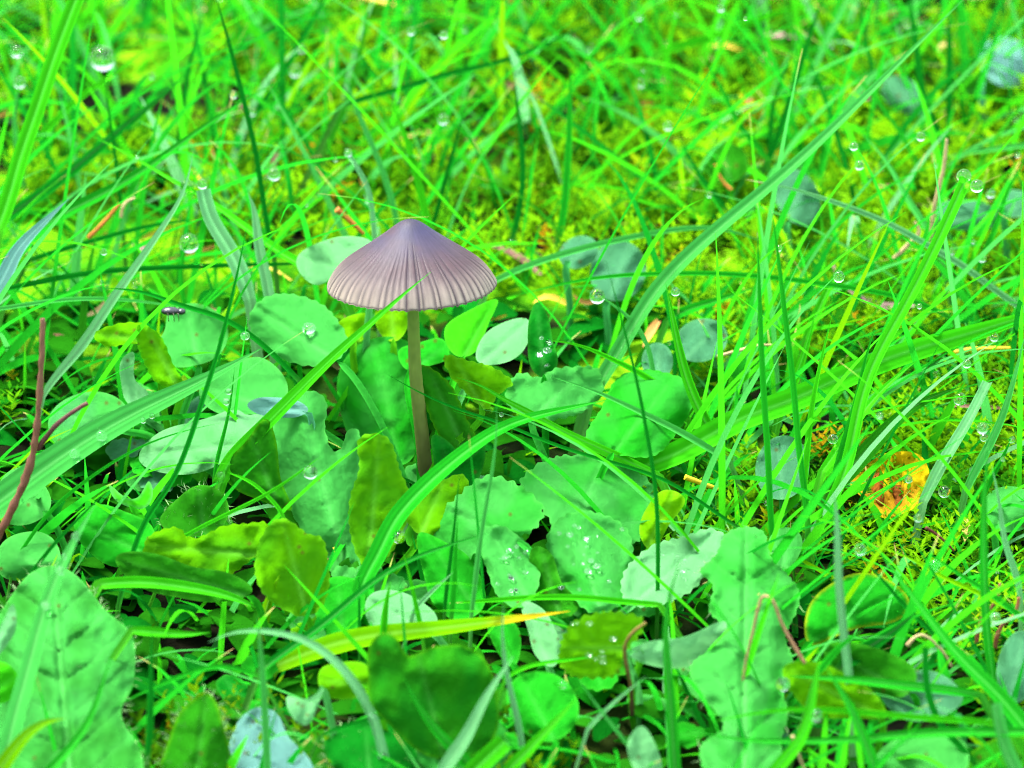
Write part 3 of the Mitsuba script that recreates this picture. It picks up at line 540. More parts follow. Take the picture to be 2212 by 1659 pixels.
        for i in r.integers(len(o), len(v), hair // 2) if len(g) > 10 else ():
            st_ = p[i]
            e = st_ + np.array([r.normal(0, .0005), -r.uniform(.0006, .0014), r.uniform(.0006, .0016)])
            hp.append(ribbon(np.array([st_, (st_ + e) / 2, e]), 1.0 * unit(st_), fold=0, across=2, color=(.16, .30, .10), stripes=0))
        hk = f'{key}__hairs'
        entry(hk, join(hp), 'dry_material')
        tag(hk, kind='stuff')
    entry(key, join(parts), mat)
    return p


tag('daisy_plant', 'low rosette of pale spoon shaped leaves around and behind the mushroom stem', 'plant')
A = 'daisy_plant'; RA = (905, 1085)
leaf(A, [(538, 690), (558, 652), (610, 634), (660, 642), (702, 662), (735, 700), (752, 745), (722, 782), (660, 790), (600, 772), (558, 742)], (735, 785), (550, 662), 990, 860, 'm', cup=.3, teeth=3, root=RA)
leaf(A, [(745, 775), (790, 737), (850, 728), (892, 745), (905, 850), (905, 960), (880, 1000), (800, 990), (760, 955), (738, 900), (728, 830)], (860, 1000), (810, 730), 1020, 880, 'g', cup=.3, mott=.7, root=RA, hue='m')
leaf(A, [(960, 768), (1000, 775), (1050, 788), (1090, 808), (1108, 828), (1080, 850), (1052, 885), (1010, 852), (975, 815)], (1040, 880), (985, 775), 1040, 1020, 't', teeth=3, root=RA)
leaf(A, [(912, 788), (940, 800), (985, 850), (1012, 910), (1028, 960), (1005, 985), (945, 935), (915, 860)], (1010, 985), (925, 795), 1065, 1030, 'k', teeth=2, root=RA, edge='t')
leaf(A, [(935, 985), (935, 940), (975, 960), (1010, 990), (1040, 960), (1020, 1060), (965, 1085)], (970, 1085), (955, 955), 1110, 1080, 'd', root=RA)
leaf(A, [(960, 715), (1010, 672), (1075, 648), (1055, 700), (1020, 765), (990, 770)], (1000, 775), (1065, 655), 930, 830, 'b', root=RA)
leaf(A, [(1030, 778), (1040, 732), (1080, 700), (1142, 692), (1140, 740), (1085, 785)], (1040, 785), (1135, 700), 950, 850, 'p', mott=.3, root=RA)
leaf(A, [(728, 705), (770, 678), (802, 680), (800, 705), (768, 742), (745, 730)], (765, 745), (795, 680), 885, 850, 'y', root=(770, 893))
leaf(A, [(818, 662), (872, 660), (882, 700), (850, 738), (822, 722)], (850, 740), (845, 660), 885, 850, 'y', root=(850, 893))
leaf(A, [(430, 850), (460, 800), (510, 780), (560, 772), (602, 798), (622, 840), (602, 885), (540, 895), (470, 892)], (610, 890), (440, 835), 1040, 960, 'm', root=RA, mott=.3)
leaf(A, [(640, 565), (700, 520), (760, 510), (800, 520), (730, 590), (680, 615)], (790, 600), (650, 555), 850, 770, 'p', root=(800, 880), mott=.3)
leaf(A, [(860, 760), (905, 740), (960, 735), (970, 770), (930, 790), (880, 800)], (890, 800), (965, 745), 960, 900, 'g', root=RA)

tag('daisy_plant_001', 'clump left of the mushroom stem with a mint leaf bitten at its top', 'plant')
A = 'daisy_plant_001'; RB = (770, 1330)
leaf(A, [(586, 940), (605, 885), (645, 850), (688, 848), (706, 872), (702, 915), (708, 950), (724, 975), (738, 966), (748, 935), (768, 925), (780, 955), (776, 1030), (770, 1085), (774, 1140), (778, 1200), (770, 1255), (735, 1250), (690, 1200), (648, 1140), (608, 1060), (583, 995)], (752, 1255), (650, 860), 1275, 1100, 'm', cup=.25, teeth=2, root=RB, mott=.35, vein=.5)
leaf(A, [(775, 948), (803, 936), (836, 945), (854, 978), (864, 1015), (884, 1062), (874, 1140), (836, 1205), (795, 1228), (765, 1185), (753, 1122), (760, 1060), (776, 1000)], (795, 1228), (820, 940), 1290, 1240, 't', cup=-.5, teeth=2.5, root=RB, hue='k', mott=.3)
leaf(A, [(480, 1020), (530, 955), (575, 905), (598, 960), (612, 1050), (630, 1100), (560, 1080), (510, 1058)], (600, 1100), (540, 930), 1180, 1140, 'k', root=RB, edge='t')
leaf(A, [(553, 1195), (570, 1150), (602, 1120), (640, 1134), (672, 1155), (690, 1158), (706, 1190), (712, 1240), (700, 1302), (662, 1332), (618, 1320), (575, 1290), (551, 1240)], (665, 1335), (610, 1125), 1400, 1370, 't', cup=-.4, teeth=2.5, root=(700, 1400), hue='k', mott=.3)
leaf(A, [(322, 1158), (345, 1146), (390, 1143), (404, 1158), (480, 1137), (540, 1130), (575, 1129), (570, 1175), (535, 1215), (490, 1246), (400, 1256), (335, 1240), (310, 1200)], (560, 1200), (325, 1180), 1330, 1320, 't', root=(640, 1330), teeth=3, edge='y', hue='k')
leaf(A, [(690, 1262), (730, 1245), (778, 1260), (780, 1340), (740, 1390), (700, 1370), (680, 1320)], (740, 1395), (730, 1250), 1430, 1330, 'g', root=(750, 1430))
leaf(A, [(1, 1), (2, 1), (2, 2)] if False else [(865, 1085), (905, 1050), (950, 1040), (1000, 1025), (1015, 1075), (975, 1130), (925, 1160), (880, 1130)], (905, 1165), (960, 1035), 1240, 1160, 't', root=RB, teeth=2, hue='k')

tag('daisy_plant_002', 'large rosette of rounded wet leaves with toothed rims right of the mushroom stem', 'plant')
A = 'daisy_plant_002'; RC = (1270, 1370)
leaf(A, [(1095, 835), (1130, 805), (1160, 815), (1190, 800), (1240, 792), (1292, 798), (1304, 830), (1285, 872), (1210, 905), (1140, 905), (1098, 875)], (1150, 905), (1260, 795), 1030, 920, 'm', root=(1200, 1080), teeth=4, mott=.35)
leaf(A, [(1265, 945), (1300, 880), (1330, 820), (1390, 798), (1450, 808), (1492, 830), (1494, 882), (1462, 935), (1422, 980), (1350, 985)], (1320, 985), (1460, 810), 1120, 960, 'g', root=(1250, 1150), hue='m', mott=.5, teeth=2)
leaf(A, [(1122, 1045), (1158, 1005), (1220, 983), (1290, 988), (1350, 1003), (1402, 1038), (1418, 1062), (1396, 1110), (1384, 1165), (1300, 1165), (1200, 1140), (1165, 1095)], (1240, 1165), (1300, 985), 1260, 1090, 'm', root=RC, teeth=5, mott=.6, hue='g')
leaf(A, [(908, 1185), (920, 1140), (958, 1098), (1000, 1060), (1050, 1028), (1102, 1038), (1150, 1068), (1174, 1104), (1152, 1145), (1082, 1170), (1010, 1210), (955, 1240), (914, 1220)], (1120, 1170), (960, 1100), 1290, 1200, 'm', root=RC, teeth=6, pitch=26, mott=.4, hue='g')
leaf(A, [(908, 1150), (960, 1170), (1010, 1200), (1040, 1250), (1045, 1310), (1000, 1340), (940, 1310), (915, 1240)], (1040, 1335), (930, 1170), 1370, 1270, 'g', root=RC)
leaf(A, [(1180, 1172), (1200, 1126), (1250, 1104), (1312, 1114), (1352, 1140), (1368, 1190), (1364, 1250), (1345, 1300), (1282, 1325), (1240, 1295), (1202, 1240)], (1300, 1330), (1235, 1108), 1390, 1250, 'm', root=RC, teeth=3.5, mott=.4, hue='g', cup=.3)
leaf(A, [(1036, 1152), (1068, 1134), (1112, 1150), (1152, 1190), (1166, 1232), (1160, 1275), (1128, 1312), (1082, 1296), (1055, 1240), (1040, 1200)], (1150, 1312), (1055, 1138), 1390, 1280, 'm', root=RC, teeth=2, mott=.3)
leaf(A, [(1160, 1180), (1185, 1190), (1215, 1260), (1250, 1310), (1235, 1330), (1175, 1320), (1150, 1270)], (1210, 1330), (1168, 1185), 1370, 1320, 'k', root=RC)
leaf(A, [(1342, 1255), (1378, 1200), (1430, 1170), (1490, 1155), (1542, 1142), (1566, 1160), (1545, 1205), (1515, 1255), (1472, 1290), (1400, 1310), (1352, 1300)], (1370, 1305), (1545, 1150), 1390, 1240, 'p', root=RC, teeth=4, mott=.35)
leaf(A, [(1385, 1165), (1400, 1092), (1440, 1058), (1478, 1075), (1445, 1135), (1405, 1190)], (1395, 1190), (1455, 1065), 1260, 1230, 'y', root=RC)
leaf(A, [(1130, 1300), (1165, 1310), (1195, 1350), (1210, 1400), (1195, 1440), (1160, 1420), (1140, 1360)], (1185, 1440), (1140, 1305), 1480, 1400, 'p', root=(1220, 1490))
leaf(A, [(1060, 1330), (1105, 1340), (1125, 1400), (1110, 1440), (1070, 1400)], (1110, 1440), (1065, 1335), 1480, 1420, 'g', root=(1220, 1490))
leaf(A, [(795, 1290), (850, 1275), (910, 1300), (945, 1340), (930, 1370), (860, 1370), (800, 1350)], (930, 1365), (800, 1300), 1440, 1390, 'p', root=(1010, 1440))

tag('daisy_plant_003', 'folded yellow green leaves and pale leaves on the left, under the black insect', 'plant')
A = 'daisy_plant_003'; RD = (380, 960)
leaf(A, [(203, 726), (240, 703), (290, 696), (318, 706), (318, 745), (290, 742), (250, 748), (222, 745)], (315, 735), (210, 722), 960, 950, 't', root=RD, edge='y', teeth=2)
leaf(A, [(300, 702), (335, 714), (360, 750), (382, 800), (398, 835), (352, 835), (312, 785), (296, 740)], (385, 838), (315, 705), 985, 955, 't', root=RD, edge='b', teeth=2)
leaf(A, [(330, 760), (355, 715), (362, 680), (410, 655), (460, 668), (490, 702), (475, 765), (420, 790), (365, 790)], (430, 795), (400, 660), 930, 830, 'm', root=RD, mott=.2)
leaf(A, [(300, 990), (335, 940), (400, 915), (470, 895), (570, 880), (585, 925), (530, 970), (460, 1010), (380, 1025)], (560, 960), (320, 980), 1100, 1040, 'p', root=RD, mott=.5, hue='m')
leaf(A, [(105, 905), (150, 858), (210, 846), (245, 855), (274, 882), (262, 925), (200, 968), (130, 968)], (262, 930), (120, 890), 1040, 950, 'm', root=RD, hue='s')
leaf(A, [(268, 770), (285, 760), (292, 820), (320, 850), (310, 880), (275, 870), (262, 830)], (300, 885), (275, 765), 980, 940, 'p', root=RD)
leaf(A, [(236, 1048), (262, 1068), (300, 1072), (322, 1040), (330, 1065), (310, 1098), (270, 1092), (245, 1075)], (285, 1098), (240, 1052), 1200, 1180, 'b', root=(330, 1150), edge='p')
leaf(A, [(160, 1130), (210, 1090), (270, 1105), (330, 1140), (320, 1200), (250, 1225), (190, 1190)], (320, 1200), (170, 1130), 1290, 1210, 'g', root=(380, 1290), mott=.5)
leaf(A, [(0, 1040), (40, 1010), (90, 1040), (110, 1090), (70, 1130), (0, 1120)], (100, 1110), (10, 1045), 1200, 1120, 'm', root=(150, 1180))
leaf(A, [(250, 1205), (330, 1195), (420, 1225), (500, 1240), (545, 1275), (480, 1300), (380, 1290), (290, 1260)], (540, 1290), (260, 1210), 1400, 1340, 'k', root=(600, 1400))

tag('plantain_plant', 'big quilted hairy leaf filling the lower left corner', 'plant')
leaf('plantain_plant', [(-40, 1400), (0, 1325), (32, 1276), (72, 1234), (112, 1222), (152, 1234), (192, 1272), (232, 1322), (284, 1370), (292, 1430), (284, 1485), (262, 1540), (292, 1600), (312, 1680), (290, 1760), (100, 1780), (-40, 1700)], (160, 1780), (112, 1225), 1850, 1430, 'm', cup=-.2, root=(170, 1840), hair=170, mott=2.0, hue='k', vein=.8, quilt=1.8, sv=.25)
tag('plantain_plant_001', 'hairy dark pointed leaf and a sky blue one at the bottom left of centre', 'plant')
A = 'plantain_plant_001'
leaf(A, [(345, 1700), (362, 1605), (388, 1540), (428, 1504), (450, 1498), (472, 1530), (486, 1580), (490, 1700)], (420, 1710), (446, 1500), 1770, 1680, 'k', root=(430, 1790), hair=120, edge='y', mott=.5, vein=.3)
leaf(A, [(498, 1700), (498, 1600), (515, 1558), (560, 1528), (600, 1544), (622, 1590), (654, 1622), (680, 1700)], (585, 1710), (555, 1532), 1790, 1560, 'u', root=(540, 1800), hair=60, mott=.25, quilt=.5)
leaf(A, [(622, 1504), (660, 1510), (698, 1488), (684, 1530), (662, 1566), (640, 1558)], (690, 1490), (650, 1562), 1640, 1680, 'p', root=(740, 1640), mott=.3)
leaf(A, [(345, 1125), (380, 1080), (430, 1048), (482, 1068), (494, 1112), (430, 1158)], (440, 1160), (430, 1052), 1240, 1180, 'k', root=(470, 1260), hair=60)
leaf(A, [(700, 1600), (760, 1560), (840, 1560), (900, 1600), (900, 1690), (760, 1690)], (800, 1695), (790, 1562), 1760, 1640, 'd', root=(800, 1780), hair=100)

tag('hawkbit_plant', 'dark broad wavy leaf with a glowing upper rim in front of the yellow tipped blade', 'plant')
A = 'hawkbit_plant'
leaf(A, [(795, 1462), (800, 1392), (828, 1368), (860, 1384), (882, 1416), (922, 1402), (958, 1394), (1000, 1394), (1032, 1410), (1062, 1450), (1076, 1520), (1070, 1590), (1000, 1640), (900, 1620), (835, 1560), (797, 1510)], (960, 1640), (900, 1400), 1720, 1680, 'k', cup=-.5, wave=1, root=(960, 1760), edge='t', mott=.4, hue='d')
leaf(A, [(690, 1450), (740, 1430), (795, 1440), (800, 1490), (750, 1510), (700, 1500)], (790, 1480), (700, 1470), 1640, 1600, 't', root=(860, 1650))
leaf(A, [(905, 1560), (990, 1540), (1080, 1560), (1110, 1620), (1060, 1690), (940, 1690)], (1000, 1700), (1000, 1545), 1760, 1640, 'm', root=(1000, 1780), mott=.6, hue='g')
leaf(A, [(1100, 1480), (1160, 1450), (1220, 1470), (1250, 1540), (1200, 1600), (1130, 1580)], (1200, 1605), (1130, 1470), 1690, 1590, 'g', root=(1150, 1720), mott=.5)

tag('dandelion_plant', 'long pale leaf with ragged toothed sides right of centre at the bottom', 'plant')
A = 'dandelion_plant'; RE = (1620, 1830)
leaf(A, [(1512, 1236), (1545, 1200), (1562, 1160), (1610, 1138), (1650, 1150), (1664, 1200), (1700, 1240), (1727, 1282), (1712, 1340), (1698, 1385), (1714, 1425), (1690, 1480), (1702, 1535), (1688, 1600), (1704, 1700), (1650, 1760), (1560, 1740), (1518, 1660), (1518, 1605), (1562, 1572), (1540, 1530), (1502, 1480), (1490, 1445), (1530, 1405), (1562, 1352), (1532, 1322), (1538, 1262)], (1606, 1760), (1612, 1142), 1850, 1330, 'm', root=RE, teeth=3, pitch=17, mott=.75, hue='g', vein=.9, quilt=1.4, hair=40, sv=.3)
leaf(A, [(1740, 1335), (1760, 1290), (1800, 1258), (1850, 1238), (1902, 1244), (1942, 1268), (1964, 1300), (1950, 1332), (1882, 1352), (1795, 1380), (1750, 1392)], (1750, 1388), (1945, 1280), 1500, 1400, 'g', root=(1690, 1560), edge='Y', mott=.3)
leaf(A, [(1692, 1442), (1750, 1428), (1812, 1448), (1852, 1470), (1892, 1500), (1914, 1545), (1850, 1552), (1760, 1545), (1715, 1502)], (1900, 1548), (1700, 1445), 1650, 1620, 't', root=(1900, 1660), mott=.3, cup=-.4)
leaf(A, [(1890, 1640), (1940, 1595), (2010, 1580), (2080, 1600), (2090, 1660), (2000, 1710), (1910, 1700)], (2080, 1690), (1900, 1625), 1780, 1680, 'm', root=(2100, 1790), mott=.5)
leaf(A, [(2090, 1640), (2140, 1600), (2212, 1590), (2240, 1650), (2180, 1700), (2100, 1690)], (2200, 1700), (2100, 1640), 1790, 1690, 'k', root=(2190, 1800), edge='y')
leaf(A, [(1900, 1480), (1960, 1450), (2040, 1460), (2080, 1510), (2030, 1550), (1930, 1540)], (2070, 1545), (1905, 1480), 1660, 1560, 's', root=(2090, 1680))
leaf(A, [(1660, 1170), (1690, 1140), (1725, 1150), (1720, 1210), (1690, 1230), (1668, 1205)], (1690, 1235), (1700, 1142), 1330, 1260, 'm', root=(1720, 1330))
leaf(A, [(1780, 1400), (1850, 1390), (1920, 1410), (1980, 1460), (1960, 1500), (1860, 1480), (1790, 1440)], (1970, 1500), (1785, 1405), 1610, 1540, 'k', root=(1990, 1600))

tag('sorrel_plant', 'crenate yellow green leaf and mint leaf joined by a withered brown petiole', 'plant')
A = 'sorrel_plant'; RF = (1375, 1540)
leaf(A, [(1208, 1402), (1224, 1360), (1256, 1334), (1302, 1322), (1352, 1324), (1392, 1342), (1374, 1382), (1350, 1412), (1335, 1455), (1282, 1465), (1220, 1452)], (1372, 1400), (1215, 1400), 1560, 1540, 't', root=RF, teeth=6, pitch=20, mott=.25, cup=-.3)
leaf(A, [(1358, 1412), (1400, 1386), (1452, 1380), (1512, 1362), (1568, 1344), (1556, 1392), (1522, 1430), (1462, 1444), (1400, 1436)], (1362, 1408), (1562, 1350), 1570, 1500, 'p', root=RF, mott=.3)
tw = pt(curve([(1365, 1545), (1362, 1480), (1350, 1420), (1352, 1390), (1372, 1362), (1395, 1345)], 40), np.linspace(1575, 1590, 40))
entry('sorrel_plant__petiole', tube(tw, np.linspace(5.5, 3.5, 40) * unit(tw[0]), 8, np.linspace((.03, .018, .006), (.16, .11, .02), 40), .8, 4), 'dry_material')
tag('sorrel_plant__petiole', 'withered brown petiole')

tag('seedling', 'two rounded bright leaf tips at the left edge, lowest but for the corner blade', 'seedling')
leaf('seedling', [(-20, 1432), (22, 1438), (42, 1480), (30, 1506), (-20, 1516)], (-20, 1500), (35, 1460), 1640, 1610, 'b', root=(-60, 1660), mott=.2)
leaf('seedling', [(-20, 1395), (5, 1345), (28, 1305), (36, 1340), (18, 1390), (-20, 1425)], (-20, 1415), (28, 1310), 1640, 1610, 'p', root=(-60, 1660), mott=.2)
tag('seedling_001', 'small pointed mint leaf sticking up at the bottom edge, left of the toothed leaf', 'seedling')
leaf('seedling_001', [(1366, 1582), (1384, 1568), (1412, 1600), (1430, 1660), (1420, 1710), (1392, 1690)], (1410, 1710), (1375, 1572), 1770, 1720, 'p', root=(1415, 1790))

def fill(plant, cx, cy, n, seed, cols, a0=0.0, a1=6.283):
    g = np.random.default_rng(seed)
    for i in range(n):
        a, Ln = g.uniform(a0, a1), g.uniform(70, 150)
        d = np.array([math.cos(a), .72 * math.sin(a)])
        b = np.array([cx, cy]) + d * g.uniform(15, 60) + g.normal(0, 18, 2)
        tp = b + d * Ln
        t = np.linspace(0, 1, 9)[1:]
        wd = g.uniform(26, 44) * (.25 + .75 * np.clip((t - .1) / .45, 0, 1)) * np.sqrt(np.clip(1 - np.clip((t - .62) / .40, 0, 1) ** 2, 0, 1))
        c = np.array([-d[1] / .72, d[0] * .72])
        up_, dn = b + d * Ln * t[:, None] + c * wd[:, None], b + d * Ln * t[:, None] - c * wd[:, None]
        h = g.uniform(14, 60)
        leaf(plant, np.vstack([b, up_[:-1], tp, dn[:-1][::-1]]), b, tp, b[1] + 20, tp[1] + h, cols[g.integers(len(cols))], cup=g.uniform(-.2, .4), teeth=g.uniform(1, 4), root=(cx, cy + 10), mott=.4)


fill('daisy_plant', 905, 1060, 12, 71, 'mgkmp')
fill('daisy_plant_001', 740, 1310, 16, 72, 'mgktm')
fill('daisy_plant_002', 1260, 1340, 18, 73, 'mgkpm')
fill('daisy_plant_003', 350, 950, 14, 74, 'mgkms')
fill('plantain_plant_001', 560, 1560, 10, 75, 'gkmd')
fill('hawkbit_plant', 1020, 1600, 12, 76, 'gkmm')
fill('dandelion_plant', 1560, 1560, 10, 77, 'gkms')


def slate(n, label, leaves):
    key = name('broadleaf_seedling')
    tag(key, label, 'seedling')
    for o, b, t, kb, kt, c in leaves:
        leaf(key, o, b, t, kb, kt, c, root=(b[0] + 5, kb + 15), mott=.3, quilt=.6)
def ell(cx, cy, rx, ry, rot=0):
    a = np.arange(10) * 2 * np.pi / 10
    x, y = rx * np.cos(a), ry * np.sin(a)
    c, s = math.cos(rot), math.sin(rot)
    return np.stack([cx + x * c - y * s, cy + x * s + y * c], 1)
slate(0, 'dark green round leaf left of the longest blade in the background', [(ell(1568, 352, 48, 44), (1575, 395), (1562, 310), 450, 400, 'k')])
slate(0, 'slate blue leaf behind the longest blade, below the round dark leaf', [(ell(1722, 425, 46, 66, -.5), (1700, 485), (1740, 365), 530, 470, 's')])
slate(0, 'slate leaf with a white glint under the upper part of the longest blade', [(ell(1950, 205, 52, 36, .6), (1990, 240), (1910, 172), 300, 250, 's')])
slate(0, 'pale blue leaves at the upper right corner', [(ell(2175, 135, 62, 52, .5), (2120, 180), (2215, 95), 260, 180, 'u'), (ell(2110, 190, 40, 26, .3), (2080, 205), (2140, 180), 270, 240, 'k')])
slate(0, 'slate leaves under the pair of clear drops at the right edge', [(ell(2090, 465, 70, 34, .1), (2030, 480), (2155, 455), 560, 530, 's'), (ell(2190, 440, 40, 30), (2170, 460), (2220, 430), 540, 500, 's')])
slate(0, 'slate leaves in the background right of the cap', [(ell(1335, 585, 60, 66, .3), (1310, 660), (1360, 525), 720, 620, 's'), (ell(1250, 545, 44, 34, -.4), (1225, 570), (1280, 525), 690, 640, 's')])
slate(0, 'blue grey leaf right of the longest blade near its foot', [(ell(1515, 735, 58, 46, -.3), (1480, 775), (1555, 700), 860, 780, 's'), (ell(1420, 780, 34, 40), (1420, 815), (1425, 745), 880, 840, 's')])
slate(0, 'slate leaf behind the feet of the upright pair', [(ell(1690, 1010, 58, 70, .2), (1690, 1075), (1680, 945), 1130, 1020, 's')])
slate(0, 'pale leaf cut by the right edge, beside the pale bent blade', [(ell(2180, 1100, 60, 50), (2150, 1140), (2215, 1060), 1220, 1120, 'm')])
slate(0, 'slate leaf at the right edge below the thick corner blade', [(ell(2200, 1440, 46, 80, .2), (2190, 1515), (2205, 1365), 1600, 1480, 's')])
slate(0, 'upright glossy dark leaf beaded with drops right of the cap', [([(1140, 745), (1145, 680), (1160, 652), (1182, 680), (1195, 740), (1203, 792), (1172, 815), (1148, 795)], (1175, 815), (1160, 655), 960, 920, 'd')])
slate(0, 'slate smudged leaf lying on the pale leaves left of the stem', [(ell(600, 880, 66, 22, .08), (660, 890), (540, 870), 1120, 1100, 'u')])
slate(0, 'pale mint leaf low at the left edge below the twig fork', [([(0, 1180), (50, 1150), (110, 1160), (130, 1210), (70, 1250), (0, 1240)], (120, 1230), (5, 1190), 1330, 1240, 'm')])

# ------------------------------------------------------------------ fallen leaf, twig, stalks
tag('fallen_leaf', 'yellow and orange fallen leaf with red blotches lying in the grass on the right', 'fallen leaf')
p = leaf('fallen_leaf', [(1836, 1042), (1850, 1010), (1888, 986), (1935, 976), (1988, 984), (2008, 1040), (1990, 1085), (1945, 1112), (1905, 1118), (1868, 1080)], (1945, 1118), (1930, 976), 1140, 1010, 'Y', root=(2010, 1150), mott=1.2, hue='o', vein=.1, quilt=3.5, wave=1.2, edge='Y', part='blade', petiole=False)
leaf('fallen_leaf', [(1870, 1040), (1905, 1022), (1925, 1045), (1960, 1050), (1945, 1085), (1905, 1090), (1880, 1070)], (1920, 1092), (1915, 1022), 1122, 1056, 'o', root=(2010, 1150), mott=.8, quilt=3.5, hue='r', vein=0, edge='r', part='blotch', petiole=False)
def stick(kind, label, category, pts, w0, w1, k0, k1, c0, c1, parent=None, bump=.5, mat='dry_material', sides=10):
    key = name(kind)
    q = np.asarray(pts, float)
    t = np.r_[0, np.cumsum(np.linalg.norm(np.diff(q, axis=0), axis=1))]
    v = PchipInterpolator(t, q)(np.linspace(0, t[-1], 50))
    p = pt(v, np.linspace(k0, k1, 50))
    u = unit(p[0])
    entry(key, tube(p, np.linspace(w0, w1, 50) / 2 * u, sides, np.linspace(c0, c1, 50), bump, len(scene)), mat)
    if label:
        tag(key, label, category)
    return key

BR, DK = (.11, .036, .018), (.055, .018, .012)
stick('twig', 'brown forked twig standing at the left edge', 'twig', [(-40, 1215), (0, 1150), (30, 1090), (60, 1020), (76, 950), (86, 850), (91, 760), (92, 688)], 20, 11, 1330, 1300, BR, (.16, .075, .04), bump=1.3, sides=14)
stick('twig__branch', None, None, [(80, 972), (92, 955), (122, 918), (150, 895), (189, 871)], 12, 9, 1312, 1312, DK, (.10, .035, .03))
stick('dry_stalk', 'thin tan dry stalk bent sharply in front of the toothed leaf', 'dry stalk', [(1605, 1470), (1612, 1425), (1625, 1370), (1640, 1308), (1650, 1287), (1661, 1290), (1690, 1350), (1738, 1432)], 6, 8, 1620, 1640, (.3, .22, .09), (.30, .14, .07))
ST = [('orange dry straw left of the crossing blades', [(190, 515), (225, 480), (258, 440)], 11, 620, 'o'), ('pinkish dry straw stub right of the orange one', [(262, 470), (270, 440), (292, 428)], 9, 600, 'w'),
      ('yellow and orange straw behind the left shoulder of the cap', [(728, 452), (755, 476), (785, 505)], 14, 690, 'o'), ('yellow straw lying level at the right edge', [(2060, 762), (2110, 754), (2182, 752)], 14, 840, 'Y'),
      ('pale curved straw left of the broad folded blade', [(1550, 770), (1600, 756), (1650, 745), (1705, 748)], 8, 850, 'w'), ('yellow dry blade tip below the stout curved blade', [(1480, 1030), (1520, 1045), (1565, 1062)], 14, 1160, 'Y'),
      ('tan straw standing in the right background', [(2010, 560), (2015, 470), (2040, 350), (2045, 300)], 12, 660, 'w'), ('pale straw under the toothed leaf at the bottom', [(1712, 1590), (1725, 1630), (1745, 1680)], 9, 1750, 'w'),
      ('brown straw lying in the right background', [(1930, 560), (1960, 530), (1985, 500), (1975, 480)], 12, 660, 'w'), ('tan bent stem at the lower right under the corner blade', [(1960, 1395), (1990, 1372), (2030, 1400), (2055, 1440)], 9, 1560, 'w'),
      ('dark red sprig right of the fallen leaf', [(2000, 1140), (2030, 1160), (2060, 1190)], 8, 1260, 'r'), ('orange straw below the toothed leaf rim', [(1580, 410), (1560, 390), (1545, 355)], 9, 480, 'o')]
for l, pts, w, k, c in ST:
    stick('dry_straw', l, 'dry straw', pts, w, w * .6, k, k - 5, np.array(C[c]) * .9, C[c], sides=6, bump=.6)
for l, pts in (('rust coloured root arching at the right edge, the left one', [(2110, 1390), (2120, 1340), (2150, 1300), (2160, 1260)]), ('rust coloured root arching at the right edge, the right one', [(2150, 1400), (2165, 1350), (2190, 1330), (2200, 1290)])):
    stick('root', l, 'root', pts, 10, 7, 1450, 1440, (.16, .05, .02), (.26, .09, .04), sides=6)

# the insect
def insect():
    tag('beetle', 'tiny black insect on the pale leaf left of the cap', 'insect')
    c = pt([(368, 672)], [905])[0]
    u = unit(c)
    s = trimesh.creation.icosphere(3)
    def blob(x, y, z, rx, ry, rz):
        return s.vertices * np.array([rx, ry, rz]) * u + c + np.array([x, y, z]) * u, s.faces, np.tile((.012, .012, .014), (len(s.vertices), 1))
    entry('beetle__body', join([blob(0, 0, 0, 20, 12, 9)]), 'insect_material')
    entry('beetle__head', join([blob(24, 0, -1, 9, 9, 7)]), 'insect_material')
    for sx in (-8, 4, 14):
        for sy in (-1, 1):
            q = curve(np.array([[sx, sy * 8, -2], [sx + 4, sy * 18, 2], [sx + 6, sy * 24, -14]], float), 8) * u + c
            entry(name('beetle__leg'), tube(q, 0.9 * u, 5, (.03, .018, .006)), 'insect_material')
insect()

# ------------------------------------------------------------------ dew drops
ICO = trimesh.creation.icosphere(4)
def drop(label, v, k, r, squash=(1, 1, 1), group=None, kind='dew_drop'):
    key = name(kind)
    c = pt([v], [k])[0]
    if kind == 'dew_drop':
        best, at = 1e9, None
        for q, hw in LINES:
            d = np.maximum(np.linalg.norm(back(q) - v, axis=1) - hw, 0)
            i = int(d.argmin())
            if d[i] < best:
                best, at = d[i], q[i]
        if best < r + 15:
            c = EYE + ray([v])[0] * ((at[1] - .0004 - EYE[1]) / ray([v])[0][1])
        else:                                                       # a fine blade of its own carries it
            g = hashed(*v)
            foot = np.array([c[0] + g.uniform(-.012, .012), c[1] + g.uniform(.002, .012), -.004])
            q = curve(np.array([foot, (foot * .45 + c * .55) + np.array([g.uniform(-.003, .003), 0, .25 * c[2]]), c + np.array([0, .0003, .0002])]), 20)
            bk = name('grass_blade')
            entry(bk, ribbon(q, 11 * unit(c), fold=.4, color=C['gbm'[g.integers(3)]], seed=len(scene), taper=(.8, 5)), 'blade_material')
            tag(bk, 'fine blade carrying the ' + label, 'grass blade')
    n = ICO.vertices
    sh = np.asarray(squash, float)
    p = n * sh * (1 + 0.05 * (meshkit.noise(n * 1.3 + len(scene)) - .5))[:, None] * r * unit(c) + c
    scene[key] = mikit.ply((p, ICO.faces), 'water', smooth=True)
    tag(key, label, 'water drop', group)
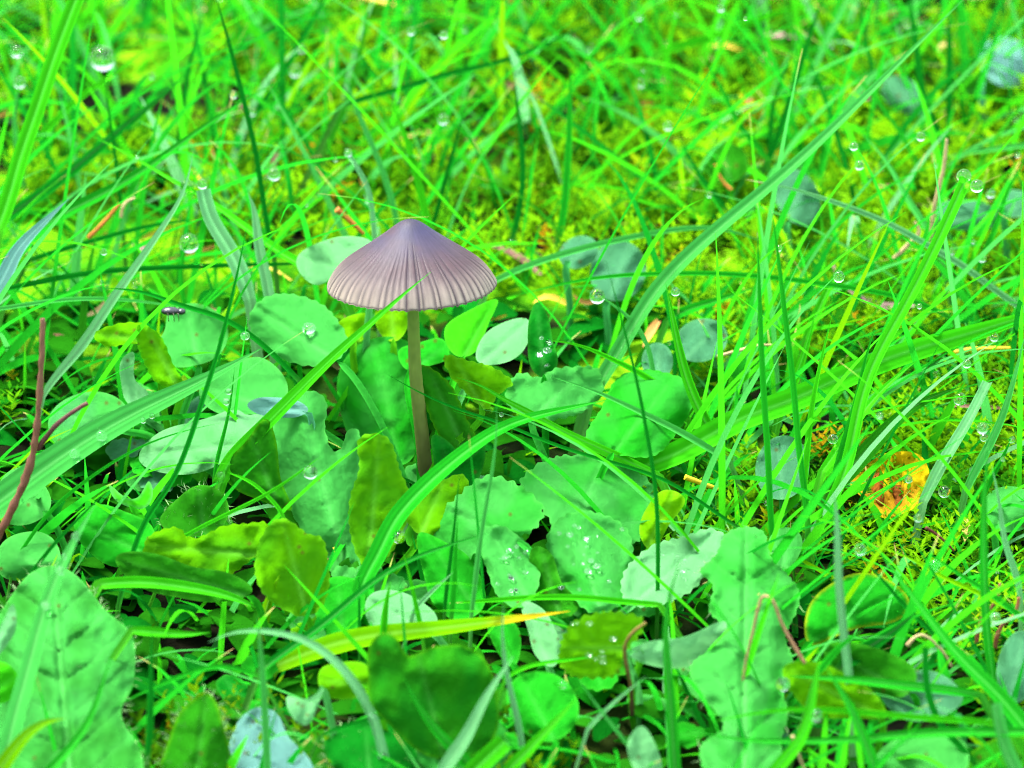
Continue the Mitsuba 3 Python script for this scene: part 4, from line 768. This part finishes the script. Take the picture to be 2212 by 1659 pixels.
DR = [('large round drop with a bright ring in the upper left', (222, 126), 420, 24), ('small drop at the left edge, the lower of two', (42, 178), 440, 12), ('small drop at the left edge, the upper of two', (36, 112), 400, 12),
      ('bright drop off the tip of the long crossing blade', (638, 152), 556, 13), ('small white drop above the cap in the background', (957, 258), 480, 11), ('drop on the drooping tip left of the cap peak', (752, 330), 684, 8),
      ('brilliant drop at the bend of the blade left of the cap', (404, 402), 660, 13), ('smaller drop right beside the brilliant one left of the cap', (437, 398), 765, 10), ('flat drop on a blade above the left side of the cap', (592, 376), 560, 13),
      ('drop above the right rim of the cap', (1106, 527), 680, 10), ('brightest round drop right of the mushroom cap', (1290, 640), 900, 15), ('drop in the middle background right of the cap', (1443, 272), 420, 9),
      ('tiny drop near the top edge in the middle', (1381, 36), 260, 7), ('clear oval drop left of the cap among pale blades', (408, 525), 740, 19), ('drop at the dewy tip pointing left under the glossy leaf', (1184, 742), 942, 8),
      ('drop hanging by the foot of the longest blade', (1459, 630), 985, 9), ('clear drop on the blunt blade top, the left one', (2082, 380), 1035, 14), ('clear drop on the blunt blade top, the right one', (2110, 402), 1037, 13),
      ('blue white drop at the right edge above the yellow straw', (2148, 728), 850, 9), ('bright drop on the right beside the pale mint blade', (2074, 862), 1068, 13), ('drop topping a short blade left of the fallen leaf', (1799, 948), 1140, 10),
      ('long drop left of the yellowish thin blade', (1858, 1187), 1440, 12), ('drop hanging under the slim pointed blade on the right', (2020, 1222), 1450, 12), ('clear round drop hanging from the arching blade', (862, 1160), 1345, 13),
      ('clear hanging drop on the bitten mint leaf', (670, 1020), 1300, 14), ('clear drop at the start of the arched runner', (481, 1030), 1285, 14), ('tiny drop on the thin blade, the upper of two', (494, 846), 1118, 6), ('tiny drop on the thin blade, the lower of two', (489, 868), 1118, 7),
      ('biggest bead on the broad ribbed blade', (219, 941), 1234, 11), ('bead at the left half of the broad ribbed blade', (161, 979), 1248, 10), ('square bead on the broad ribbed blade, the left of a close pair', (309, 908), 1212, 6), ('square bead on the broad ribbed blade, the right of a close pair', (328, 898), 1210, 6),
      ('topmost drop on the pale dewy blade at lower left', (164, 1158), 1545, 8), ('second drop from the top on the pale dewy blade', (139, 1201), 1570, 5), ('third drop from the top on the pale dewy blade', (129, 1232), 1585, 9), ('fourth drop from the top on the pale dewy blade', (99, 1308), 1620, 9),
      ('drop under the crossed blades at lower right', (1691, 1478), 1668, 14), ('long bright drop where blades cross at the bottom right', (1763, 1545), 1745, 12), ('drop under the level thin blade in the lower right', (2150, 1334), 1500, 10),
      ('drop on the lower part of the broad corner blade', (2052, 1478), 1660, 9), ('small drop under the pointed mint leaf stem', (1216, 1478), 1600, 9), ('white drop low on the arched pale blade', (804, 1545), 1722, 7), ('white drop at the foot of the arched pale blade', (826, 1635), 1730, 9),
      ('drop by the pair of drops at the right edge, low one', (2140, 418), 560, 9), ('small drop at the right edge beside the pale blade', (2125, 945), 1080, 8), ('drop on the dark leaf at the right edge', (2186, 950), 1110, 7), ('white drop under the light level blade', (1893, 165), 300, 8), ('low drop by the fallen leaf', (2040, 1062), 1180, 12)]
for l, v, k, r in DR:
    drop(l, v, k, r * 1.12)
drop('large oval drop lying on the pale leaf left of the cap', (667, 709), 925, 15, (1, 1.2, .8))
r = np.random.default_rng(8)
def beads(n, cx, cy, sx, sy, kf, label, group, big=9):
    for i in range(n):
        v = (cx + r.uniform(-1, 1) * sx, cy + r.uniform(-1, 1) * sy)
        drop(label, v, kf(v) + 4, r.uniform(.35, 1) * big, (1, 1, .7), group, 'water_bead')
beads(22, 1275, 1200, 70, 75, lambda v: 1390 + (1250 - 1390) * (1330 - v[1]) / 222, 'small water bead on the round wet leaf in the middle of the right rosette', 'beads on the round wet leaf', 9)
beads(16, 1105, 1225, 38, 55, lambda v: 1390 + (1280 - 1390) * (1312 - v[1]) / 174, 'small glinting bead on the narrow slate leaf left of the round wet leaf', 'beads on the narrow slate leaf', 8)
beads(9, 1280, 1390, 50, 45, lambda v: 1560, 'bead on the yellow green crenate leaf', 'beads on the crenate leaf', 9)
beads(6, 1172, 755, 16, 36, lambda v: 955, 'bead on the upright glossy dark leaf', 'beads on the glossy dark leaf', 10)
beads(7, 1430, 1230, 60, 40, lambda v: 1390 - (1305 - v[1]) * .97, 'bead on the pale leaf next to the toothed leaf', 'beads on the pale leaf', 7)


# ------------------------------------------------------------------ stuff: grass, moss, litter, low leaves
MUSH_Y = float(depth(1050))
def scatter_blades(n, seed, dens, lmin, lmax, wmin, wmax, cols, probs, segs=7, lean=(0.1, 0.9), x=(-.26, .26), y=(-.17, .5), az=None):
    r = np.random.default_rng(seed)
    px, py = r.uniform(*x, n), r.uniform(*y, n)
    v = back(np.stack([px, py, px * 0], -1))
    d, hmax = dens(v)
    keep = r.uniform(size=n) < d
    px, py, hmax = px[keep], py[keep], hmax[keep]
    n = len(px)
    L = r.uniform(lmin, lmax, n) * hmax
    az = r.uniform(0, 2 * np.pi, n) if az is None else r.normal(az[0], az[1], n)
    le, bend = r.uniform(*lean, n), r.uniform(0.0, 1.1, n)
    t = np.linspace(0, 1, segs)
    ang = le[:, None] + bend[:, None] * t ** 1.4
    dl = (L / (segs - 1))[:, None]
    hx = np.concatenate([np.zeros((n, 1)), np.cumsum(np.sin(ang[:, 1:]) * dl, 1)], 1)
    hz = np.concatenate([np.zeros((n, 1)), np.cumsum(np.cos(ang[:, 1:]) * dl, 1)], 1)
    dirx, diry = np.cos(az), np.sin(az)
    p = np.stack([px[:, None] + hx * dirx[:, None], py[:, None] + hx * diry[:, None], ground_z(px, py)[:, None] + np.maximum(hz, 0.0005)], -1)
    q = back(p.reshape(-1, 3)).reshape(n, segs, 2)
    hit = ((q[..., 0] > 680) & (q[..., 0] < 1095) & (q[..., 1] > 455) & (q[..., 1] < 685)) | ((q[..., 0] > 865) & (q[..., 0] < 950) & (q[..., 1] >= 685) & (q[..., 1] < 1040))
    ok = ~(hit & (p[..., 1] < MUSH_Y + .016)).any(1)
    p, az, dirx, diry, n = p[ok], az[ok], dirx[ok], diry[ok], int(ok.sum())
    w = r.uniform(wmin, wmax, n)[:, None] * (0.7 + .3 * np.clip(t / .3, 0, 1)) * np.clip(1 - t ** 3, .05, 1)
    az2 = az + np.pi / 2 + r.normal(0, .5, n)
    lat = np.stack([np.cos(az2), np.sin(az2), r.normal(0, .2, n)], -1)[:, None]
    side = np.stack([-dirx * .3, -diry * .3, np.ones(n) * .3], -1)[:, None] * w[..., None]
    V = np.stack([p - lat * w[..., None] / 2, p - side * .6, p + lat * w[..., None] / 2], 2)
    ci = r.choice(len(cols), n, p=probs)
    base = np.array([C[c] for c in cols])[ci] * r.uniform(.75, 1.2, n)[:, None]
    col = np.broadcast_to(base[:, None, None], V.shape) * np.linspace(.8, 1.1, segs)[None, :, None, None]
    dry = (r.uniform(size=n) < .25)[:, None, None, None] * np.clip((t - .93) / .05, 0, 1)[None, :, None, None]
    col = col * (1 - dry) + np.array((.5, .32, .12)) * dry
    i = (np.arange(n)[:, None, None] * segs * 3 + np.arange(segs - 1)[None, :, None] * 3 + np.arange(2)).ravel()
    f = np.concatenate([np.stack([i, i + 1, i + 4], 1), np.stack([i, i + 4, i + 3], 1)])
    return V.reshape(-1, 3), f, col.reshape(-1, 3)


def dens_tall(v):
    x, y = v[:, 0], v[:, 1]
    d = np.where(y < 430, .75, np.where(y < 560, .45, 0.0)) * np.where((x > 1000) & (y > 120), .6, .78)
    right = (x > 1380)
    d = np.where(right & (y >= 430) & (y < 1000), np.where(y < 680, .22, .5), d)
    d = np.where(right & (y >= 1000), .6, d)
    d = np.where((x < 560) & (y > 430) & (y < 850), .34, d)
    d = np.where((x < 560) & (y >= 850), .16, d)
    d = np.where((x > 560) & (x < 1380) & (y > 560), .09, d)
    d = np.where((y > 1500), .22, d)
    d = np.where((y > 1300) & (x < 300), .04, d)
    h = np.clip(1.0 - (y - 350) / 900, .35, 1.0)
    h = np.where(y > 1400, .42, h)
    return d, h


def dens_low(v):
    x, y = v[:, 0], v[:, 1]
    return np.where((y > 650) & (x > 280) & (x < 1480), .22, np.where(y < 480, .06, .6)), np.full(len(v), 1.0)


def dens_long(v):
    x, y = v[:, 0], v[:, 1]
    d = np.where(y < 600, np.where(x > 1000, .3, .7), np.where(x > 1380, 1.0, np.where(x < 540, .5, .24)))
    d = np.where((x < 330) & (y > 1250), .08, d)
    return d, np.clip(1.0 - np.maximum(y - 900, 0) / 1500, .5, 1.0)


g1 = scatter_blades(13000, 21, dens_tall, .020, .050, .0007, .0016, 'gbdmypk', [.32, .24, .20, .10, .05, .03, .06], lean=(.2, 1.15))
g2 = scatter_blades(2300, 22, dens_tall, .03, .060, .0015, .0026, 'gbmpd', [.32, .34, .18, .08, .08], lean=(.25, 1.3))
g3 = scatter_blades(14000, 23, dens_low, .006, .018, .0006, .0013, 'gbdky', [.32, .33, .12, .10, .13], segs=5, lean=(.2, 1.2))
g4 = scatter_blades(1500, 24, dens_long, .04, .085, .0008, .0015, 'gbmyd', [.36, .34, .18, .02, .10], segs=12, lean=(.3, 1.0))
def dens_right(v):
    x, y = v[:, 0], v[:, 1]
    return np.where((x > 1400) & (y > 700), .8, np.where((x < 480) & (y > 500) & (y < 1250), .35, 0.02)), np.clip(1.0 - np.maximum(y - 1100, 0) / 1500, .5, 1.0)


g5 = scatter_blades(3800, 25, dens_right, .03, .075, .0008, .0020, 'gbmpyd', [.36, .32, .16, .06, .02, .08], segs=11, lean=(.35, 1.0), az=(.25, .7))
def dens_front(v):
    x, y = v[:, 0], v[:, 1]
    return np.where((y > 1000) & (x < 620), .55, np.where(y > 1350, .5, 0.0)), np.where((x < 330) & (y > 1200), .45, .8)


g6 = scatter_blades(2600, 26, dens_front, .020, .055, .0006, .0012, 'gbmd', [.34, .30, .14, .22], segs=10, lean=(.4, 1.2))
gv, gf, gc = join([g1, g2, g3, g4, g5, g6])
_, _, gn = meshkit.arrays((gv, gf), True)
gn = gn * np.where(gn @ np.array([0, -.5, 1.0]) < 0, -1, 1)[:, None] * .5 + np.array([0, -.15, .8])
gn = gn / np.linalg.norm(gn, axis=1, keepdims=True)
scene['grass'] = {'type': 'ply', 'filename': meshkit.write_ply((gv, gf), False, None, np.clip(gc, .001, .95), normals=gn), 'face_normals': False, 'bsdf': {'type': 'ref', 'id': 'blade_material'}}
tag('grass', 'short mixed lawn grass in many greens all over the ground', 'grass', kind='stuff')


def dew():
    r = np.random.default_rng(61)
    ico = trimesh.creation.icosphere(2)
    vs, fs, at = [], [], 0
    for g, segs in ((g1, 7), (g4, 12), (g2, 7), (g5, 11)):
        tips = g[0].reshape(-1, segs, 3, 3)
        for i in r.choice(len(tips), min(170, len(tips)), replace=False):
            c = tips[i, -1 - r.integers(0, 2), 1]
            if back([c])[0][1] > 1250:
                continue
            rad = r.uniform(.0003, .0009)
            vs.append(ico.vertices * rad * np.array([1, 1, r.uniform(.9, 1.15)]) + c + np.array([0, -rad * .6, -rad * .5]))
            fs.append(ico.faces + at); at += len(ico.vertices)
    scene['dew'] = mikit.ply((np.vstack(vs), np.vstack(fs)), 'water', smooth=True)
    tag('dew', 'fine dew beading the tips of the lawn grass', 'dew', kind='stuff')
dew()


def moss():
    r = np.random.default_rng(31)
    n = 42000
    px, py = r.uniform(-.26, .26, n), r.uniform(-.17, .42, n)
    patch = meshkit.fbm(np.stack([px * 22, py * 22, px * 0], -1), 3, 4)
    v = back(np.stack([px, py, px * 0], -1))
    bias = np.where((v[:, 0] > 650) & (v[:, 1] < 1000), .16, np.where(v[:, 1] < 600, -.05, -.02))
    bias = np.where((v[:, 1] > 600 + .12 * np.abs(v[:, 0] - 950)) & (v[:, 0] > 300) & (v[:, 0] < 1480), -.12, bias)
    far = np.clip((520 - v[:, 1]) / 250, 0, 1)
    keep = (patch + bias > .46) & (r.uniform(size=n) > .7 * far)
    far = far[keep]
    px, py, patch = px[keep], py[keep], patch[keep]
    n = len(px)
    h = r.uniform(.003, .009, n)
    m = 13
    a = np.arange(m) * 2.4 + r.uniform(0, 6, (n, 1))
    z = ground_z(px, py)[:, None] + h[:, None] * np.linspace(.25, 1, m)
    ll = (1 + .9 * far)[:, None] * r.uniform(.0009, .0024, (n, 1)) * np.linspace(1.1, .7, m)
    up = np.linspace(.15, .9, m)
    d = np.stack([np.cos(a), np.sin(a), np.broadcast_to(up, a.shape)], -1)
    tl = r.normal(0, .45, (n, 2))
    hh = h[:, None] * np.linspace(.25, 1, m)
    b = np.stack([px[:, None] + tl[:, :1] * hh, py[:, None] + tl[:, 1:] * hh, z], -1)
    s = np.stack([-np.sin(a), np.cos(a), a * 0], -1) * (ll * .26)[..., None]
    V = np.stack([b, b + d * ll[..., None] * .45 + s, b + d * ll[..., None], b + d * ll[..., None] * .45 - s], 2)
    q = np.stack([px, py, px * 0], -1)
    a1 = np.clip((meshkit.fbm(q * 120 + 7, 2, 8) - .32) * 2.8, 0, 1)[:, None]
    c = np.array((.025, .17, .003)) * (1 - a1) + np.array((.15, .37, .003)) * a1
    a2 = np.clip((meshkit.fbm(q * 150 + 3, 2, 9) - .74) * 9, 0, 1)[:, None]
    c = c * (1 - a2) + np.array((.30, .17, .004)) * a2
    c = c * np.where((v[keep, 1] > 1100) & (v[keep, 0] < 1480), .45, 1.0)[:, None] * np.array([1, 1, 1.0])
    c = (c * r.uniform(.94, 1.06, (n, 1)))[:, None, None]
    col = np.broadcast_to(c, V.shape)
    i = np.arange(n * m) * 4
    f = np.concatenate([np.stack([i, i + 1, i + 2], 1), np.stack([i, i + 2, i + 3], 1)])
    nv = np.broadcast_to((d * .08 + np.array([0, -.1, 1.0]))[:, :, None], V.shape).reshape(-1, 3)
    nv = nv / np.linalg.norm(nv, axis=1, keepdims=True)
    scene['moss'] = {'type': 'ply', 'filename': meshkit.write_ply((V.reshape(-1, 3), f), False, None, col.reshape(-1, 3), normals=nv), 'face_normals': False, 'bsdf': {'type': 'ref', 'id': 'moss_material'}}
    tag('moss', 'bright yellow green moss carpet showing between the grass blades', 'moss', kind='stuff')
moss()


def litter():
    r = np.random.default_rng(41)
    parts = []
    for i in range(380):
        x, y = r.uniform(-.2, .2), r.uniform(-.15, .35)
        a, L = r.uniform(0, 6.28), r.uniform(.003, .014)
        if y + .3 * x < 0 and i % 4:
            continue
        z = ground_z(np.array([x]), np.array([y]))[0] + r.uniform(.001, .007)
        d = np.array([math.cos(a), math.sin(a), r.uniform(-.15, .35)]) * L
        p0 = np.array([x, y, z])
        c = [(.42, .19, .04), (.35, .22, .10), (.12, .05, .03), (.5, .34, .03), (.2, .11, .10), (.30, .24, .05)][r.integers(6)]
        parts.append(ribbon(curve(np.array([p0, p0 + d * .5 + r.normal(0, .0008, 3), p0 + d]), 6), r.uniform(.0006, .0018), roll=r.uniform(-1, 1), across=3, color=c, taper=(.6, 4), seed=i))
    entry('plant_litter', join(parts), 'dry_material')
    tag('plant_litter', 'scraps of dead brown and orange grass lying in the moss', 'plant litter', kind='stuff')
litter()


def low_leaves():
    r = np.random.default_rng(51)
    parts = []
    m = 9
    for i in range(4800):
        x, y = r.uniform(-.16, .16), r.uniform(-.16, .12)
        vy = back([[x, y, 0]])[0]
        if vy[1] < 640 or (vy[0] > 1420 and r.uniform() < .65):
            continue
        a, L = r.uniform(0, 6.28), r.uniform(.004, .011)
        el = r.uniform(-.1, .5)
        d = np.array([math.cos(a) * math.cos(el), math.sin(a) * math.cos(el), math.sin(el)])
        s = np.array([-math.sin(a), math.cos(a), r.normal(0, .3)])
        t = np.linspace(0, 1, m)
        w = L * .36 * np.sin(np.pi * np.clip(t * .92 + .05, 0, 1)) ** .7 * (.4 + .6 * t)
        mid = np.array([x, y, ground_z(np.array([x]), np.array([y]))[0] + r.uniform(.0, .004)]) + d * (t * L)[:, None] - np.array([0, 0, 1]) * (L * .35 * t ** 2)[:, None]
        up = np.cross(d, s)
        v = np.stack([mid - s * w[:, None] + up * w[:, None] * .25, mid, mid + s * w[:, None] + up * w[:, None] * .25], 1)
        c = np.array(C['kdkgkdk'[r.integers(7)]]) * r.uniform(.55, 1.0)
        col = np.broadcast_to(c, v.shape) * np.array([1, 1.15, 1])[None, :, None]
        k = (np.arange(m - 1)[:, None] * 3 + np.arange(2)).ravel()
        parts.append((v.reshape(-1, 3), np.concatenate([np.stack([k, k + 1, k + 4], 1), np.stack([k, k + 4, k + 3], 1)]), col.reshape(-1, 3)))
    entry('ground_cover', join(parts), 'leaf_material')
    tag('ground_cover', 'small dark leaves crowding the soil under the larger leaves', 'ground cover', kind='stuff')
low_leaves()
